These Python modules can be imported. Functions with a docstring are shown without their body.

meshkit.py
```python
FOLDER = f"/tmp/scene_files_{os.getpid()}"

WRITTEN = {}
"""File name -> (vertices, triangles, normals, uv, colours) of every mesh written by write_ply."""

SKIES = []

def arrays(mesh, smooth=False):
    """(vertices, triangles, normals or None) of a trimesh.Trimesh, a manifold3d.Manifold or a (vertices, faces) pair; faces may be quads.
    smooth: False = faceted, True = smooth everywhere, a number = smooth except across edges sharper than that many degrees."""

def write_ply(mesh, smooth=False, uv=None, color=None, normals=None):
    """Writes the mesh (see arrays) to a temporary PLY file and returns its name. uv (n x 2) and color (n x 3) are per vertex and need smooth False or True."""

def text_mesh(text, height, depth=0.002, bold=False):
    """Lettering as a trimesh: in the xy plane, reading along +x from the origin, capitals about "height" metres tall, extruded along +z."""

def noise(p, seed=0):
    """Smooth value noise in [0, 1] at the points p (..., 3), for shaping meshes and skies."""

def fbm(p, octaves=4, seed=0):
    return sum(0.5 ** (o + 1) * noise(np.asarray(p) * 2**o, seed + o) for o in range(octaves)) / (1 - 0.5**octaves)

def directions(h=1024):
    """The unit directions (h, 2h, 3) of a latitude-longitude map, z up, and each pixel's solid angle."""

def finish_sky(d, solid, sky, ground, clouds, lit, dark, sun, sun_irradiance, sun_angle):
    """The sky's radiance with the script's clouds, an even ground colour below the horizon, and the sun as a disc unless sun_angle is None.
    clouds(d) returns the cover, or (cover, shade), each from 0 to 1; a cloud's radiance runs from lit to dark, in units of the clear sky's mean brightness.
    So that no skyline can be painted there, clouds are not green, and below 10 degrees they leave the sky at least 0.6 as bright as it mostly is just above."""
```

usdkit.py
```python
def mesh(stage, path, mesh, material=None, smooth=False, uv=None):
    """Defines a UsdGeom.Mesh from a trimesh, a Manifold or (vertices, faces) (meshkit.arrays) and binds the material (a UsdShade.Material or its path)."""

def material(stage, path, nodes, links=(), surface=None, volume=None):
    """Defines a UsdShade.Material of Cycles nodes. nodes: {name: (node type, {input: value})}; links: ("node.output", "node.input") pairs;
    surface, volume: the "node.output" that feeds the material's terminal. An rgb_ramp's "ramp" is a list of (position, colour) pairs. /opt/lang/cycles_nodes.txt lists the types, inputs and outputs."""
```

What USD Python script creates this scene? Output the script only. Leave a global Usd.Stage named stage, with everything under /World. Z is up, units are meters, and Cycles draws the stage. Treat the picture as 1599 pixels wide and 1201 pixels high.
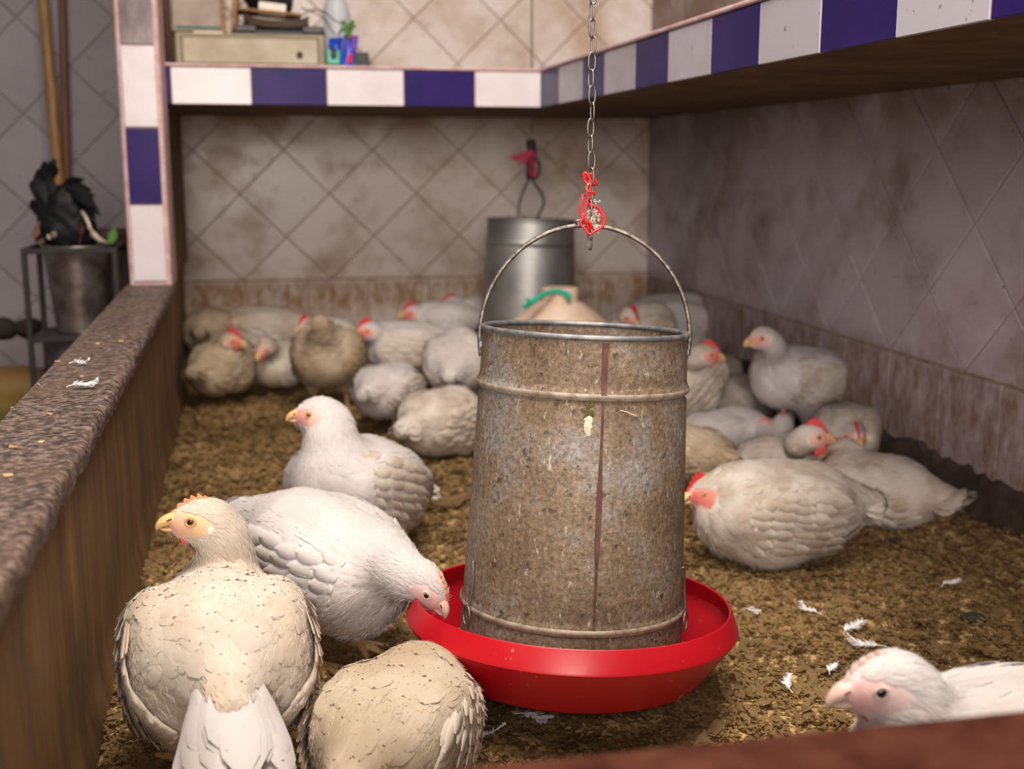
import math
import numpy as np
import trimesh
import manifold3d as m3
import shapely
from shapely.geometry import Polygon, box as sbox
from shapely import affinity
from pxr import Usd, UsdGeom, UsdLux, UsdShade, Gf, Sdf, Vt
import usdkit, meshkit

stage = Usd.Stage.CreateInMemory()
UsdGeom.SetStageUpAxis(stage, "Z")
UsdGeom.SetStageMetersPerUnit(stage, 1.0)
world = UsdGeom.Xform.Define(stage, "/World")
stage.SetDefaultPrim(world.GetPrim())

# ------------------------------------------------------------------ camera
W, H, FPX = 1599.0, 1201.0, 1850.0
CX, CY = W / 2, H / 2
EYE = np.array([0.0, 0.0, 0.65])
YAW, PITCH = math.radians(11.631), math.radians(10.668)
RIGHT = np.array([math.cos(YAW), -math.sin(YAW), 0])
FWD = np.array([math.sin(YAW) * math.cos(PITCH), math.cos(YAW) * math.cos(PITCH), -math.sin(PITCH)])
UP = np.cross(RIGHT, FWD)
EXPOSURE = 0.16
cam = UsdGeom.Camera.Define(stage, "/World/camera")
mt = np.eye(4)
mt[0, :3], mt[1, :3], mt[2, :3], mt[3, :3] = RIGHT, UP, -FWD, EYE
cam.AddTransformOp().Set(Gf.Matrix4d(*mt.ravel()))
cam.CreateHorizontalApertureAttr(36.0)
cam.CreateFocalLengthAttr(36.0 * FPX / W)
cam.CreateClippingRangeAttr(Gf.Vec2f(0.02, 200))
cam.CreateFStopAttr(4.6)
cam.CreateFocusDistanceAttr(1.30)
cam.CreateExposureAttr(EXPOSURE)


def at(x, y, d):
    """Point seen at pixel (x, y) at the depth d along the optical axis (used to take measurements off the photograph)."""
    return EYE + (FWD + (x - CX) / FPX * RIGHT - (y - CY) / FPX * UP) * d


def atz(x, y, z):
    d = FWD + (x - CX) / FPX * RIGHT - (y - CY) / FPX * UP
    return EYE + d * (z - EYE[2]) / d[2]


# ------------------------------------------------------------------ light
dome = UsdLux.DomeLight.Define(stage, "/World/sky")
dome.CreateIntensityAttr(0.045)
dome.CreateColorAttr(Gf.Vec3f(0.96, 0.90, 1.0))


def rect_light(name, pos, target, w, h, inten, col):
    l = UsdLux.RectLight.Define(stage, "/World/" + name)
    pos, target = np.array(pos, float), np.array(target, float)
    z = pos - target
    z /= np.linalg.norm(z)
    x = np.cross([0, 0, 1.0], z)
    x /= np.linalg.norm(x)
    y = np.cross(z, x)
    m = np.eye(4)
    m[0, :3], m[1, :3], m[2, :3], m[3, :3] = x, y, z, pos
    l.AddTransformOp().Set(Gf.Matrix4d(*m.ravel()))
    l.CreateWidthAttr(w)
    l.CreateHeightAttr(h)
    l.CreateIntensityAttr(inten)
    l.CreateColorAttr(Gf.Vec3f(*col))
    return l


# daylight through the open shop front behind the camera, and a skylight above the pen
rect_light("shop_front_daylight", (-0.34, -1.55, 1.12), (0.45, 2.6, 0.35), 1.1, 1.1, 24.0, (1.0, 0.91, 0.83))
rect_light("roof_light", (0.18, 0.80, 2.4), (0.28, 1.5, 0.0), 1.2, 1.2, 19.0, (1.0, 0.91, 0.78))

# ------------------------------------------------------------------ naming helpers
used = {}


def numbered(path):
    n = used.get(path, -1) + 1
    used[path] = n
    return path if n == 0 else f"{path}_{n:03d}"


def tag(prim, label=None, category=None, group=None, kind=None):
    p = prim.GetPrim() if hasattr(prim, "GetPrim") else prim
    for k, v in (("label", label), ("category", category), ("group", group), ("kind", kind)):
        if v:
            p.SetCustomDataByKey(k, v)
    return p


def obj(name, mesh, mat, parent=None, smooth=False, label=None, kind=None, loc=None):
    base = str(parent.GetPath()) if parent is not None else "/World"
    path = numbered(base + "/" + name)
    m = usdkit.mesh(stage, path, mesh, mat, smooth=smooth)
    if loc is not None:
        UsdGeom.Xformable(m).AddTranslateOp().Set(Gf.Vec3d(*map(float, loc)))
    tag(m, label=label, kind=kind)
    return m.GetPrim()


def obj_normals(name, v, f, n, mat, parent, kind=None, tint=None, label=None):
    """A mesh with normals of its own and, if given, a colour per vertex in the primvar "tint"."""
    path = numbered(str(parent.GetPath()) + "/" + name)
    m = UsdGeom.Mesh.Define(stage, path)
    m.CreatePointsAttr(Vt.Vec3fArray.FromNumpy(np.ascontiguousarray(v, np.float32)))
    m.CreateFaceVertexCountsAttr(Vt.IntArray.FromNumpy(np.full(len(f), 3, np.int32)))
    m.CreateFaceVertexIndicesAttr(Vt.IntArray.FromNumpy(np.ascontiguousarray(f, np.int32).ravel()))
    m.CreateSubdivisionSchemeAttr("none")
    m.CreateNormalsAttr(Vt.Vec3fArray.FromNumpy(np.ascontiguousarray(n, np.float32)))
    m.SetNormalsInterpolation("vertex")
    if tint is not None:
        UsdGeom.PrimvarsAPI(m).CreatePrimvar("tint", Sdf.ValueTypeNames.Color3fArray, "vertex").Set(
            Vt.Vec3fArray.FromNumpy(np.ascontiguousarray(tint, np.float32)))
    UsdShade.MaterialBindingAPI.Apply(m.GetPrim()).Bind(mat)
    tag(m, label=label, kind=kind)
    return m.GetPrim()


def thing(name, label=None, cat=None, loc=(0, 0, 0), rotz=0.0, group=None, kind=None):
    x = UsdGeom.Xform.Define(stage, numbered("/World/" + name))
    x.AddTranslateOp().Set(Gf.Vec3d(*map(float, loc)))
    if rotz:
        x.AddRotateZOp().Set(float(rotz))
    return tag(x, label, cat, group, kind)


# ------------------------------------------------------------------ materials
UsdGeom.Scope.Define(stage, "/World/Looks")


def mat(name, nodes, links, surface="p.BSDF"):
    return usdkit.material(stage, "/World/Looks/" + name, nodes, links, surface=surface)


def plain(name, col, rough=0.6, metal=0.0, **kw):
    return mat(name, {"p": ("principled_bsdf", {"base_color": col, "roughness": rough, "metallic": metal, **kw})}, [])


def varied(name, c1, c2, scale=30, rough=0.6, metal=0.0, detail=4, lo=0.35, hi=0.65, bump=0.0, stretch=(1, 1, 1), **kw):
    """Two colours mixed by noise in world space, with optional bump."""
    nodes = {"g": ("geometry", {}), "mp": ("mapping", {"scale": stretch}),
             "n": ("noise_texture", {"scale": scale, "detail": detail, "roughness": 0.6}),
             "r": ("rgb_ramp", {"ramp": [(0, c1), (lo, c1), (hi, c2), (1, c2)]}),
             "p": ("principled_bsdf", {"roughness": rough, "metallic": metal, **kw})}
    links = [("g.position", "mp.vector"), ("mp.vector", "n.vector"), ("n.fac", "r.fac"), ("r.color", "p.base_color")]
    if bump:
        nodes["b"] = ("bump", {"strength": bump, "distance": 0.004})
        links += [("n.fac", "b.height"), ("b.normal", "p.normal")]
    return mat(name, nodes, links)


def tile_mat(name, base, dirt, z_lo, z_hi, amount, rough=0.28, top_z=None):
    """Glazed tile with splashed dirt: blotches everywhere, more of it between z_lo and z_hi and (if given) above top_z, where the right wall also takes painted shelf shade."""
    nodes = {"g": ("geometry", {}), "s": ("separate_xyz", {}),
             "n1": ("noise_texture", {"scale": 4.5, "detail": 6, "roughness": 0.65}),
             "n2": ("noise_texture", {"scale": 55, "detail": 4, "roughness": 0.6}),
             "mp": ("mapping", {"scale": (30, 30, 13)}), "n3": ("noise_texture", {"scale": 1.0, "detail": 5, "roughness": 0.7}),
             "low": ("map_range", {"from_min": z_hi + 0.03, "from_max": z_hi - 0.02, "to_min": 0, "to_max": 1, "clamp": True}),
             "cut": ("map_range", {"from_min": z_lo - 0.03, "from_max": z_lo + 0.06, "to_min": 0.15, "to_max": 1, "clamp": True}),
             "band": ("math", {"math_type": "multiply"}),
             "r1": ("map_range", {"from_min": 0.44, "from_max": 0.68, "to_min": 0.04, "to_max": 0.75, "clamp": True}),
             "r3": ("map_range", {"from_min": 0.32, "from_max": 0.62, "to_min": 0.25, "to_max": 1.0, "clamp": True}),
             "bm": ("math", {"math_type": "multiply"}), "mx": ("math", {"math_type": "maximum"}),
             "am": ("math", {"math_type": "multiply", "value2": amount, "use_clamp": True}),
             "r2": ("map_range", {"from_min": 0.66, "from_max": 0.72, "to_min": 0, "to_max": 0.65, "clamp": True}),
             "rand": ("hsv", {"color": base}), "rv": ("map_range", {"from_min": 0, "from_max": 1, "to_min": 0.93, "to_max": 1.05}),
             "oi": ("object_info", {}),
             "m1": ("mix_color", {"b": dirt}), "m2": ("mix_color", {"b": (0.06, 0.035, 0.018)}),
             "ro": ("map_range", {"from_min": 0, "from_max": 1, "to_min": rough, "to_max": 0.75}),
             "p": ("principled_bsdf", {"specular_ior_level": 0.35})}
    links = [("g.position", "s.vector"), ("g.position", "n1.vector"), ("g.position", "n2.vector"), ("g.position", "mp.vector"), ("mp.vector", "n3.vector"),
             ("s.z", "low.value"), ("s.z", "cut.value"), ("low.result", "band.value1"), ("cut.result", "band.value2"),
             ("n1.fac", "r1.value"), ("n3.fac", "r3.value"), ("band.value", "bm.value1"), ("r3.result", "bm.value2"),
             ("r1.result", "mx.value1"), ("am.value", "m1.fac"), ("n2.fac", "r2.value"),
             ("oi.random", "rv.value"), ("rv.result", "rand.value"), ("rand.color", "m1.a"), ("m1.result", "m2.a"), ("r2.result", "m2.fac"),
             ("m2.result", "p.base_color"), ("am.value", "ro.value"), ("ro.result", "p.roughness")]
    if top_z is not None:
        nodes["top"] = ("map_range", {"from_min": top_z[0], "from_max": top_z[1], "to_min": 0, "to_max": 1, "clamp": True})
        nodes["tm"] = ("math", {"math_type": "multiply"})
        nodes["r4"] = ("map_range", {"from_min": 0.3, "from_max": 0.55, "to_min": 0.0, "to_max": 0.9, "clamp": True})
        nodes["mx2"] = ("math", {"math_type": "maximum"})
        links += [("s.z", "top.value"), ("n1.fac", "r4.value"), ("top.result", "tm.value1"), ("r4.result", "tm.value2"),
                  ("bm.value", "mx2.value1"), ("tm.value", "mx2.value2"), ("mx2.value", "mx.value2"), ("mx.value", "am.value1")]
    else:
        links += [("bm.value", "mx.value2"), ("mx.value", "am.value1")]
    return mat(name, nodes, links)


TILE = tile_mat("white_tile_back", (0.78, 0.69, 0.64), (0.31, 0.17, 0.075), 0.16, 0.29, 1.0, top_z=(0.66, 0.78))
TILE_U = tile_mat("white_tile_back_upper", (0.70, 0.62, 0.60), (0.34, 0.18, 0.07), -1.0, -0.9, 0.85)
TILE_R = tile_mat("white_tile_right", (0.53, 0.46, 0.53), (0.20, 0.12, 0.07), 0.05, 0.285, 0.95, top_z=(0.56, 0.80))  # base painted darker for the dim wall; top dirt also carries painted shelf shade
TILE_P = tile_mat("white_tile_passage", (0.31, 0.28, 0.305), (0.15, 0.10, 0.075), -0.3, 0.1, 0.35, rough=0.12)  # white tile painted darker to stand in for the underlit passage
WHITE_TRIM = varied("white_trim_tile", (0.62, 0.57, 0.60), (0.54, 0.47, 0.48), 12, 0.25, lo=0.4, hi=0.75, specular_ior_level=0.25)
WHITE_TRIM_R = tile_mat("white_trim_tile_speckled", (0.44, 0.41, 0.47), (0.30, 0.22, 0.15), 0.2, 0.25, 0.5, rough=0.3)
BLUE_TRIM = varied("blue_trim_tile", (0.017, 0.009, 0.085), (0.032, 0.012, 0.11), 9, 0.32, lo=0.4, hi=0.75, specular_ior_level=0.10)
MOTTLED = varied("mottled_grey_tile", (0.10, 0.07, 0.075), (0.24, 0.19, 0.19), 26, 0.25, stretch=(1, 1, 0.4), specular_ior_level=0.25)
GROUT = varied("dirty_grout", (0.30, 0.20, 0.12), (0.42, 0.32, 0.22), 22, 0.9)
GROUT_PALE = varied("pale_grout", (0.20, 0.175, 0.175), (0.28, 0.25, 0.25), 22, 0.9)
PINK_EDGE = varied("pink_stained_cement", (0.44, 0.25, 0.25), (0.56, 0.42, 0.41), 28, 0.8)
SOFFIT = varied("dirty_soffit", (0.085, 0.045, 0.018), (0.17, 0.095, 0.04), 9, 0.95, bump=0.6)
PLASTER = varied("brown_smeared_plaster", (0.085, 0.038, 0.010), (0.21, 0.11, 0.034), 14, 0.8, detail=6, stretch=(1, 1, 0.25), bump=0.35)
CRUST = varied("dark_dirt_crust", (0.030, 0.018, 0.014), (0.085, 0.052, 0.036), 16, 0.95, detail=6, bump=0.9)

# ------------------------------------------------------------------ mesh helpers
def cat(ms):
    return trimesh.util.concatenate(ms)


def bx(x0, x1, y0, y1, z0, z1, bevel=0.0):
    if bevel <= 0:
        m = trimesh.creation.box([x1 - x0, y1 - y0, z1 - z0])
        m.apply_translation([(x0 + x1) / 2, (y0 + y1) / 2, (z0 + z1) / 2])
        return m
    pts = []
    b = bevel
    for sx in (0, 1):
        for sy in (0, 1):
            for sz in (0, 1):
                cx, cy, cz = (x0, x1)[sx], (y0, y1)[sy], (z0, z1)[sz]
                ix, iy, iz = (1 - 2 * sx) * b, (1 - 2 * sy) * b, (1 - 2 * sz) * b
                pts += [(cx, cy + iy, cz + iz), (cx + ix, cy, cz + iz), (cx + ix, cy + iy, cz)]
    h = trimesh.convex.convex_hull(np.array(pts))
    return h


def prism(poly, z0, z1):
    m = trimesh.creation.extrude_polygon(poly, z1 - z0, engine="earcut")
    m.apply_translation([0, 0, z0])
    return m


def lathe(profile, seg=64):
    """profile: list of (r, z) from bottom to top (open or closed): a surface of revolution about z."""
    p = np.array(profile, float)
    a = np.linspace(0, 2 * np.pi, seg, endpoint=False)
    v = np.stack([p[:, None, 0] * np.cos(a), p[:, None, 0] * np.sin(a), np.repeat(p[:, 1:], seg, 1)], -1).reshape(-1, 3)
    i, j = np.meshgrid(np.arange(len(p) - 1), np.arange(seg), indexing="ij")
    q = np.stack([i * seg + j, i * seg + (j + 1) % seg, (i + 1) * seg + (j + 1) % seg, (i + 1) * seg + j], -1).reshape(-1, 4)
    f = np.vstack([q[:, [0, 1, 2]], q[:, [0, 2, 3]]])
    m = trimesh.Trimesh(v, f, process=False)
    m.merge_vertices()
    m.update_faces(m.nondegenerate_faces())
    return m


def catmull(pts, n=8, closed=False):
    p = np.array(pts, float)
    if closed:
        p = np.vstack([p[-1], p, p[0], p[1]])
    else:
        p = np.vstack([2 * p[0] - p[1], p, 2 * p[-1] - p[-2]])
    out = []
    for i in range(1, len(p) - 2):
        t = np.linspace(0, 1, n, endpoint=False)[:, None]
        a, b, c, d = p[i - 1:i + 3]
        out.append(0.5 * ((2 * b) + (c - a) * t + (2 * a - 5 * b + 4 * c - d) * t**2 + (3 * b - a - 3 * c + d) * t**3))
    if not closed:
        out.append(p[-2][None])
    return np.vstack(out)


def tube(pts, radius, sides=8, closed=False, caps=True):
    p = np.array(pts, float)
    n = len(p)
    r = np.broadcast_to(np.asarray(radius, float), (n,))
    t = (np.roll(p, -1, 0) - np.roll(p, 1, 0)) if closed else np.gradient(p, axis=0)
    t /= np.linalg.norm(t, axis=1, keepdims=True) + 1e-12
    ref = np.array([0, 0, 1.0]) if abs(t[0, 2]) < 0.9 else np.array([1.0, 0, 0])
    u = np.cross(t[0], ref)
    u /= np.linalg.norm(u)
    U = []
    for k in range(n):
        u = u - t[k] * (u @ t[k])
        u /= np.linalg.norm(u) + 1e-12
        U.append(u)
    U = np.array(U)
    V = np.cross(t, U)
    a = np.arange(sides) * 2 * np.pi / sides
    v = (p[:, None] + r[:, None, None] * (np.cos(a)[None, :, None] * U[:, None] + np.sin(a)[None, :, None] * V[:, None])).reshape(-1, 3)
    m = n if closed else n - 1
    i, j = np.meshgrid(np.arange(m), np.arange(sides), indexing="ij")
    i2 = (i + 1) % n
    q = np.stack([i * sides + j, i * sides + (j + 1) % sides, i2 * sides + (j + 1) % sides, i2 * sides + j], -1).reshape(-1, 4)
    f = [np.vstack([q[:, [0, 1, 2]], q[:, [0, 2, 3]]])]
    if caps and not closed:
        v = np.vstack([v, p[0], p[-1]])
        k0, k1 = n * sides, n * sides + 1
        for j in range(sides):
            f.append(np.array([[k0, (j + 1) % sides, j], [k1, (n - 1) * sides + j, (n - 1) * sides + (j + 1) % sides]]))
    return trimesh.Trimesh(v, np.vstack(f), process=False)


def basis(o, ex, ey, ez):
    m = np.eye(4)
    m[:3, 0], m[:3, 1], m[:3, 2], m[:3, 3] = ex, ey, ez, o
    return m


def tile_piece(poly, h, bev=0.0007):
    """One tile: a convex polygon with bevelled edges, standing from z = 0 to z = h."""
    inner = poly.buffer(-bev, join_style="mitre")
    if inner.is_empty or inner.geom_type != "Polygon":
        return None
    a = np.array(shapely.geometry.polygon.orient(poly).exterior.coords[:-1])
    b = np.array(shapely.geometry.polygon.orient(inner).exterior.coords[:-1])
    if len(a) != len(b):
        return prism(poly, 0, h)
    k = np.argmin(np.linalg.norm(b - a[0], axis=1))
    b = np.roll(b, -k, 0)
    n = len(a)
    v = np.vstack([np.c_[a, np.zeros(n)], np.c_[a, np.full(n, h - bev)], np.c_[b, np.full(n, h)]])
    f = []
    for i in range(n):
        j = (i + 1) % n
        for o in (0, n):
            f += [[o + i, o + j, o + n + j], [o + i, o + n + j, o + n + i]]
    f += [[2 * n, 2 * n + i, 2 * n + i + 1] for i in range(1, n - 1)]
    return trimesh.Trimesh(v, np.array(f), process=False)


def simplify(poly):
    return poly.simplify(1e-5)


rng_t = np.random.default_rng(5)


def lay_tiles(parent, region, lattice, gap, m4, material, h=0.006, min_area=2e-4, near=None):
    """Tiles = lattice polygons cut to the region, each a Mesh called tile under parent, on the plane m4."""
    for cell in lattice:
        c = cell.buffer(-gap / 2, join_style="mitre").intersection(region)
        for g in getattr(c, "geoms", [c]):
            if g.geom_type != "Polygon" or g.area < min_area:
                continue
            t = tile_piece(simplify(g), h + rng_t.uniform(-0.0006, 0.0006))
            if t is None:
                continue
            t.apply_transform(m4)
            obj("tile", t, material, parent)


def diamonds(px, pz, ox, oz, x0, x1, z0, z1):
    out = []
    for i in range(math.floor((x0 - ox) / (px / 2)) - 2, math.ceil((x1 - ox) / (px / 2)) + 2):
        for k in range(math.floor((z0 - oz) / (pz / 2)) - 2, math.ceil((z1 - oz) / (pz / 2)) + 2):
            if (i + k) % 2 == 0:
                x, z = ox + i * px / 2, oz + k * pz / 2
                out.append(Polygon([(x - px / 2, z), (x, z - pz / 2), (x + px / 2, z), (x, z + pz / 2)]))
    return out


def squares(p, ox, z0, z1, x0, x1):
    n0, n1 = math.floor((x0 - ox) / p), math.ceil((x1 - ox) / p)
    return [sbox(ox + k * p, z0, ox + (k + 1) * p, z1) for k in range(n0, n1)]


# ------------------------------------------------------------------ the setting
YB, XR = 3.72, 1.22          # back wall, right wall
ZTOP = 1.75
ZS0, ZS1 = 0.780, 0.862      # shelf slab
fl = thing("floor_passage", "red cement floor of the passage left of the pen, running under the wood shavings", kind="structure")
FLOOR = varied("red_cement_floor", (0.055, 0.012, 0.008), (0.12, 0.035, 0.022), 10, 0.45)
obj("slab", bx(-2.2, XR + 0.1, -1.2, YB + 0.1, -0.12, -0.03), FLOOR, fl)

wb = thing("wall_back", "white diamond-tiled wall at the back of the pen, brown with splashed dirt", kind="structure")
obj("masonry", bx(-0.30, XR + 0.12, YB, YB + 0.12, -0.1, ZTOP), GROUT, wb)
M_B = basis((0, YB, 0), (1, 0, 0), (0, 0, 1), (0, -1, 0))
lat = diamonds(0.2675, 0.2615, -0.074, 0.553, -0.3, XR, 0.28, ZTOP)
# lattice cells are centred half a cell away from the joints' crossings
lat = [affinity.translate(c, 0.2675 / 2, 0) for c in lat]
lay_tiles(wb, sbox(-0.29, 0.293, XR, 0.80), lat, 0.0036, M_B, TILE)
lay_tiles(wb, sbox(-0.29, 0.84, XR, ZTOP), lat, 0.0036, M_B, TILE_U)
lay_tiles(wb, sbox(-0.29, 0.0, XR, 0.291), squares(0.187, -0.067, 0.10, 0.291, -0.29, XR), 0.0036, M_B, TILE)

wr = thing("wall_right", "white diamond-tiled wall along the right of the pen above a dark cement footing", kind="structure")
obj("masonry", bx(XR, XR + 0.12, -0.4, YB, -0.1, ZTOP), GROUT, wr)
M_R = basis((XR, 0, 0), (0, -1, 0), (0, 0, 1), (-1, 0, 0))
lat = diamonds(0.2640, 0.2640, -2.017, 0.410, -YB, 0.3, 0.26, ZTOP)
lat = [affinity.translate(c, 0.132, 0) for c in lat]
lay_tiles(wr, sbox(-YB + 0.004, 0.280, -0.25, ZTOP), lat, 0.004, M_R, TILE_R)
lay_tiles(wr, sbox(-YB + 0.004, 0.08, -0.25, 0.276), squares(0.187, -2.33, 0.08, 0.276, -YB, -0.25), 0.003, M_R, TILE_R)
# the dark caked footing: ragged top edge, thick at the bottom
ys = np.arange(-0.3, YB + 0.001, 0.012)
zz = np.linspace(-0.02, 1, 15)
P = []
for y in ys:
    top = 0.112 + 0.05 * (meshkit.fbm(np.array([y * 7.0, 0.3, 0.7]), 4, 3) - 0.5) + 0.02 * (meshkit.noise(np.array([y * 45, 1, 2]), 8) - 0.5) + 0.03 * max(0, min(1, (y - 1.9) / 0.7))
    for t in zz:
        z = t * top
        thick = 0.011 + 0.022 * (1 - max(t, 0)) ** 2 + 0.008 * meshkit.fbm(np.array([y * 22, z * 22, 4.0]), 3, 5)
        P.append((XR - (thick if t < 1 else 0.004), y, z))
P = np.array(P)
n0, n1 = len(ys), len(zz)
i, j = np.meshgrid(np.arange(n0 - 1), np.arange(n1 - 1), indexing="ij")
q = np.stack([i * n1 + j, i * n1 + j + 1, (i + 1) * n1 + j + 1, (i + 1) * n1 + j], -1).reshape(-1, 4)
obj("footing", trimesh.Trimesh(P, np.vstack([q[:, [0, 1, 2]], q[:, [0, 2, 3]]]), process=False), CRUST, wr, smooth=True, label="dark caked dirt footing with ragged upper edge")

wp = thing("wall_passage", "cleaner glossy white diamond-tiled wall beyond the granite-topped kerb", kind="structure")
obj("masonry", bx(-2.0, -0.302, YB, YB + 0.12, -0.1, ZTOP), GROUT_PALE, wp)
lat = diamonds(0.2675, 0.268, -0.674, 0.785, -2.0, -0.3, 0.0, ZTOP)
lat = [affinity.translate(c, 0.2675 / 2, 0) for c in lat]
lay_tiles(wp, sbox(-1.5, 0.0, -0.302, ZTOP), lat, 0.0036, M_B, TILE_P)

# low partition with the granite capping, its side wall behind the post
GRANITE = mat("brown_granite", {
    "g": ("geometry", {}), "v": ("voronoi_texture", {"scale": 230}), "n": ("noise_texture", {"scale": 130, "detail": 4}), "n2": ("noise_texture", {"scale": 9, "detail": 5}),
    "r": ("rgb_ramp", {"ramp": [(0, (0.025, 0.018, 0.018)), (0.3, (0.062, 0.042, 0.037)), (0.55, (0.092, 0.062, 0.052)), (0.8, (0.135, 0.092, 0.079)), (1, (0.19, 0.14, 0.125))]}),
    "r2": ("map_range", {"from_min": 0.36, "from_max": 0.62, "to_min": 0, "to_max": 1, "clamp": True}),
    "mv": ("mix_color", {"fac": 0.0}), "r3": ("map_range", {"from_min": 0.42, "from_max": 0.7, "to_min": 0, "to_max": 0.55, "clamp": True}),
    "m": ("mix_color", {"b": (0.12, 0.07, 0.045)}), "b": ("bump", {"strength": 0.4, "distance": 0.002}), "p": ("principled_bsdf", {"roughness": 0.6, "specular_ior_level": 0.3})},
    [("g.position", "v.vector"), ("g.position", "n.vector"), ("g.position", "n2.vector"), ("n.fac", "r2.value"), ("r2.result", "r.fac"), ("r.color", "mv.a"), ("v.color", "mv.b"),
     ("r.color", "m.a"), ("n2.fac", "r3.value"), ("r3.result", "m.fac"), ("m.result", "p.base_color"), ("n.fac", "b.height"), ("b.normal", "p.normal")])
ZC = 0.38
face = lambda y: -0.193 - 0.0155 * y
wl = thing("wall_left", "low brown-smeared partition along the left of the pen under a granite capping", kind="structure")
mpoly = Polygon([(face(-0.6), -0.6), (face(3.72), 3.72), (-0.298, 3.72), (-0.298, -0.6)])
ys = np.linspace(-0.6, YB, 260)
zz = np.linspace(-0.06, ZC - 0.03, 26)
Y, Z = np.meshgrid(ys, zz, indexing="ij")
nz = meshkit.fbm(np.stack([Y * 9, Z * 3, np.zeros_like(Y)], -1), 4, 2) - 0.5
X = face(Y) + 0.006 * nz + 0.010 * np.clip(1 - (Z) / 0.05, 0, 1)
v = np.stack([X, Y, Z], -1).reshape(-1, 3)
n0, n1 = len(ys), len(zz)
i, j = np.meshgrid(np.arange(n0 - 1), np.arange(n1 - 1), indexing="ij")
q = np.stack([i * n1 + j, (i + 1) * n1 + j, (i + 1) * n1 + j + 1, i * n1 + j + 1], -1).reshape(-1, 4)
facem = trimesh.Trimesh(v, np.vstack([q[:, [0, 1, 2]], q[:, [0, 2, 3]]]), process=False)
obj("plaster_face", facem, PLASTER, wl, smooth=True)
core = Polygon([(face(-0.6) - 0.006, -0.6), (face(3.72) - 0.006, 3.72), (-0.298, 3.72), (-0.290, -0.6)])
obj("masonry", prism(core, -0.1, ZC - 0.024), PLASTER, wl)
obj("side_upstand", bx(-0.30, -0.236, 2.79, 3.72, ZC - 0.024, ZTOP, 0.004), PLASTER, wl)


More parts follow.
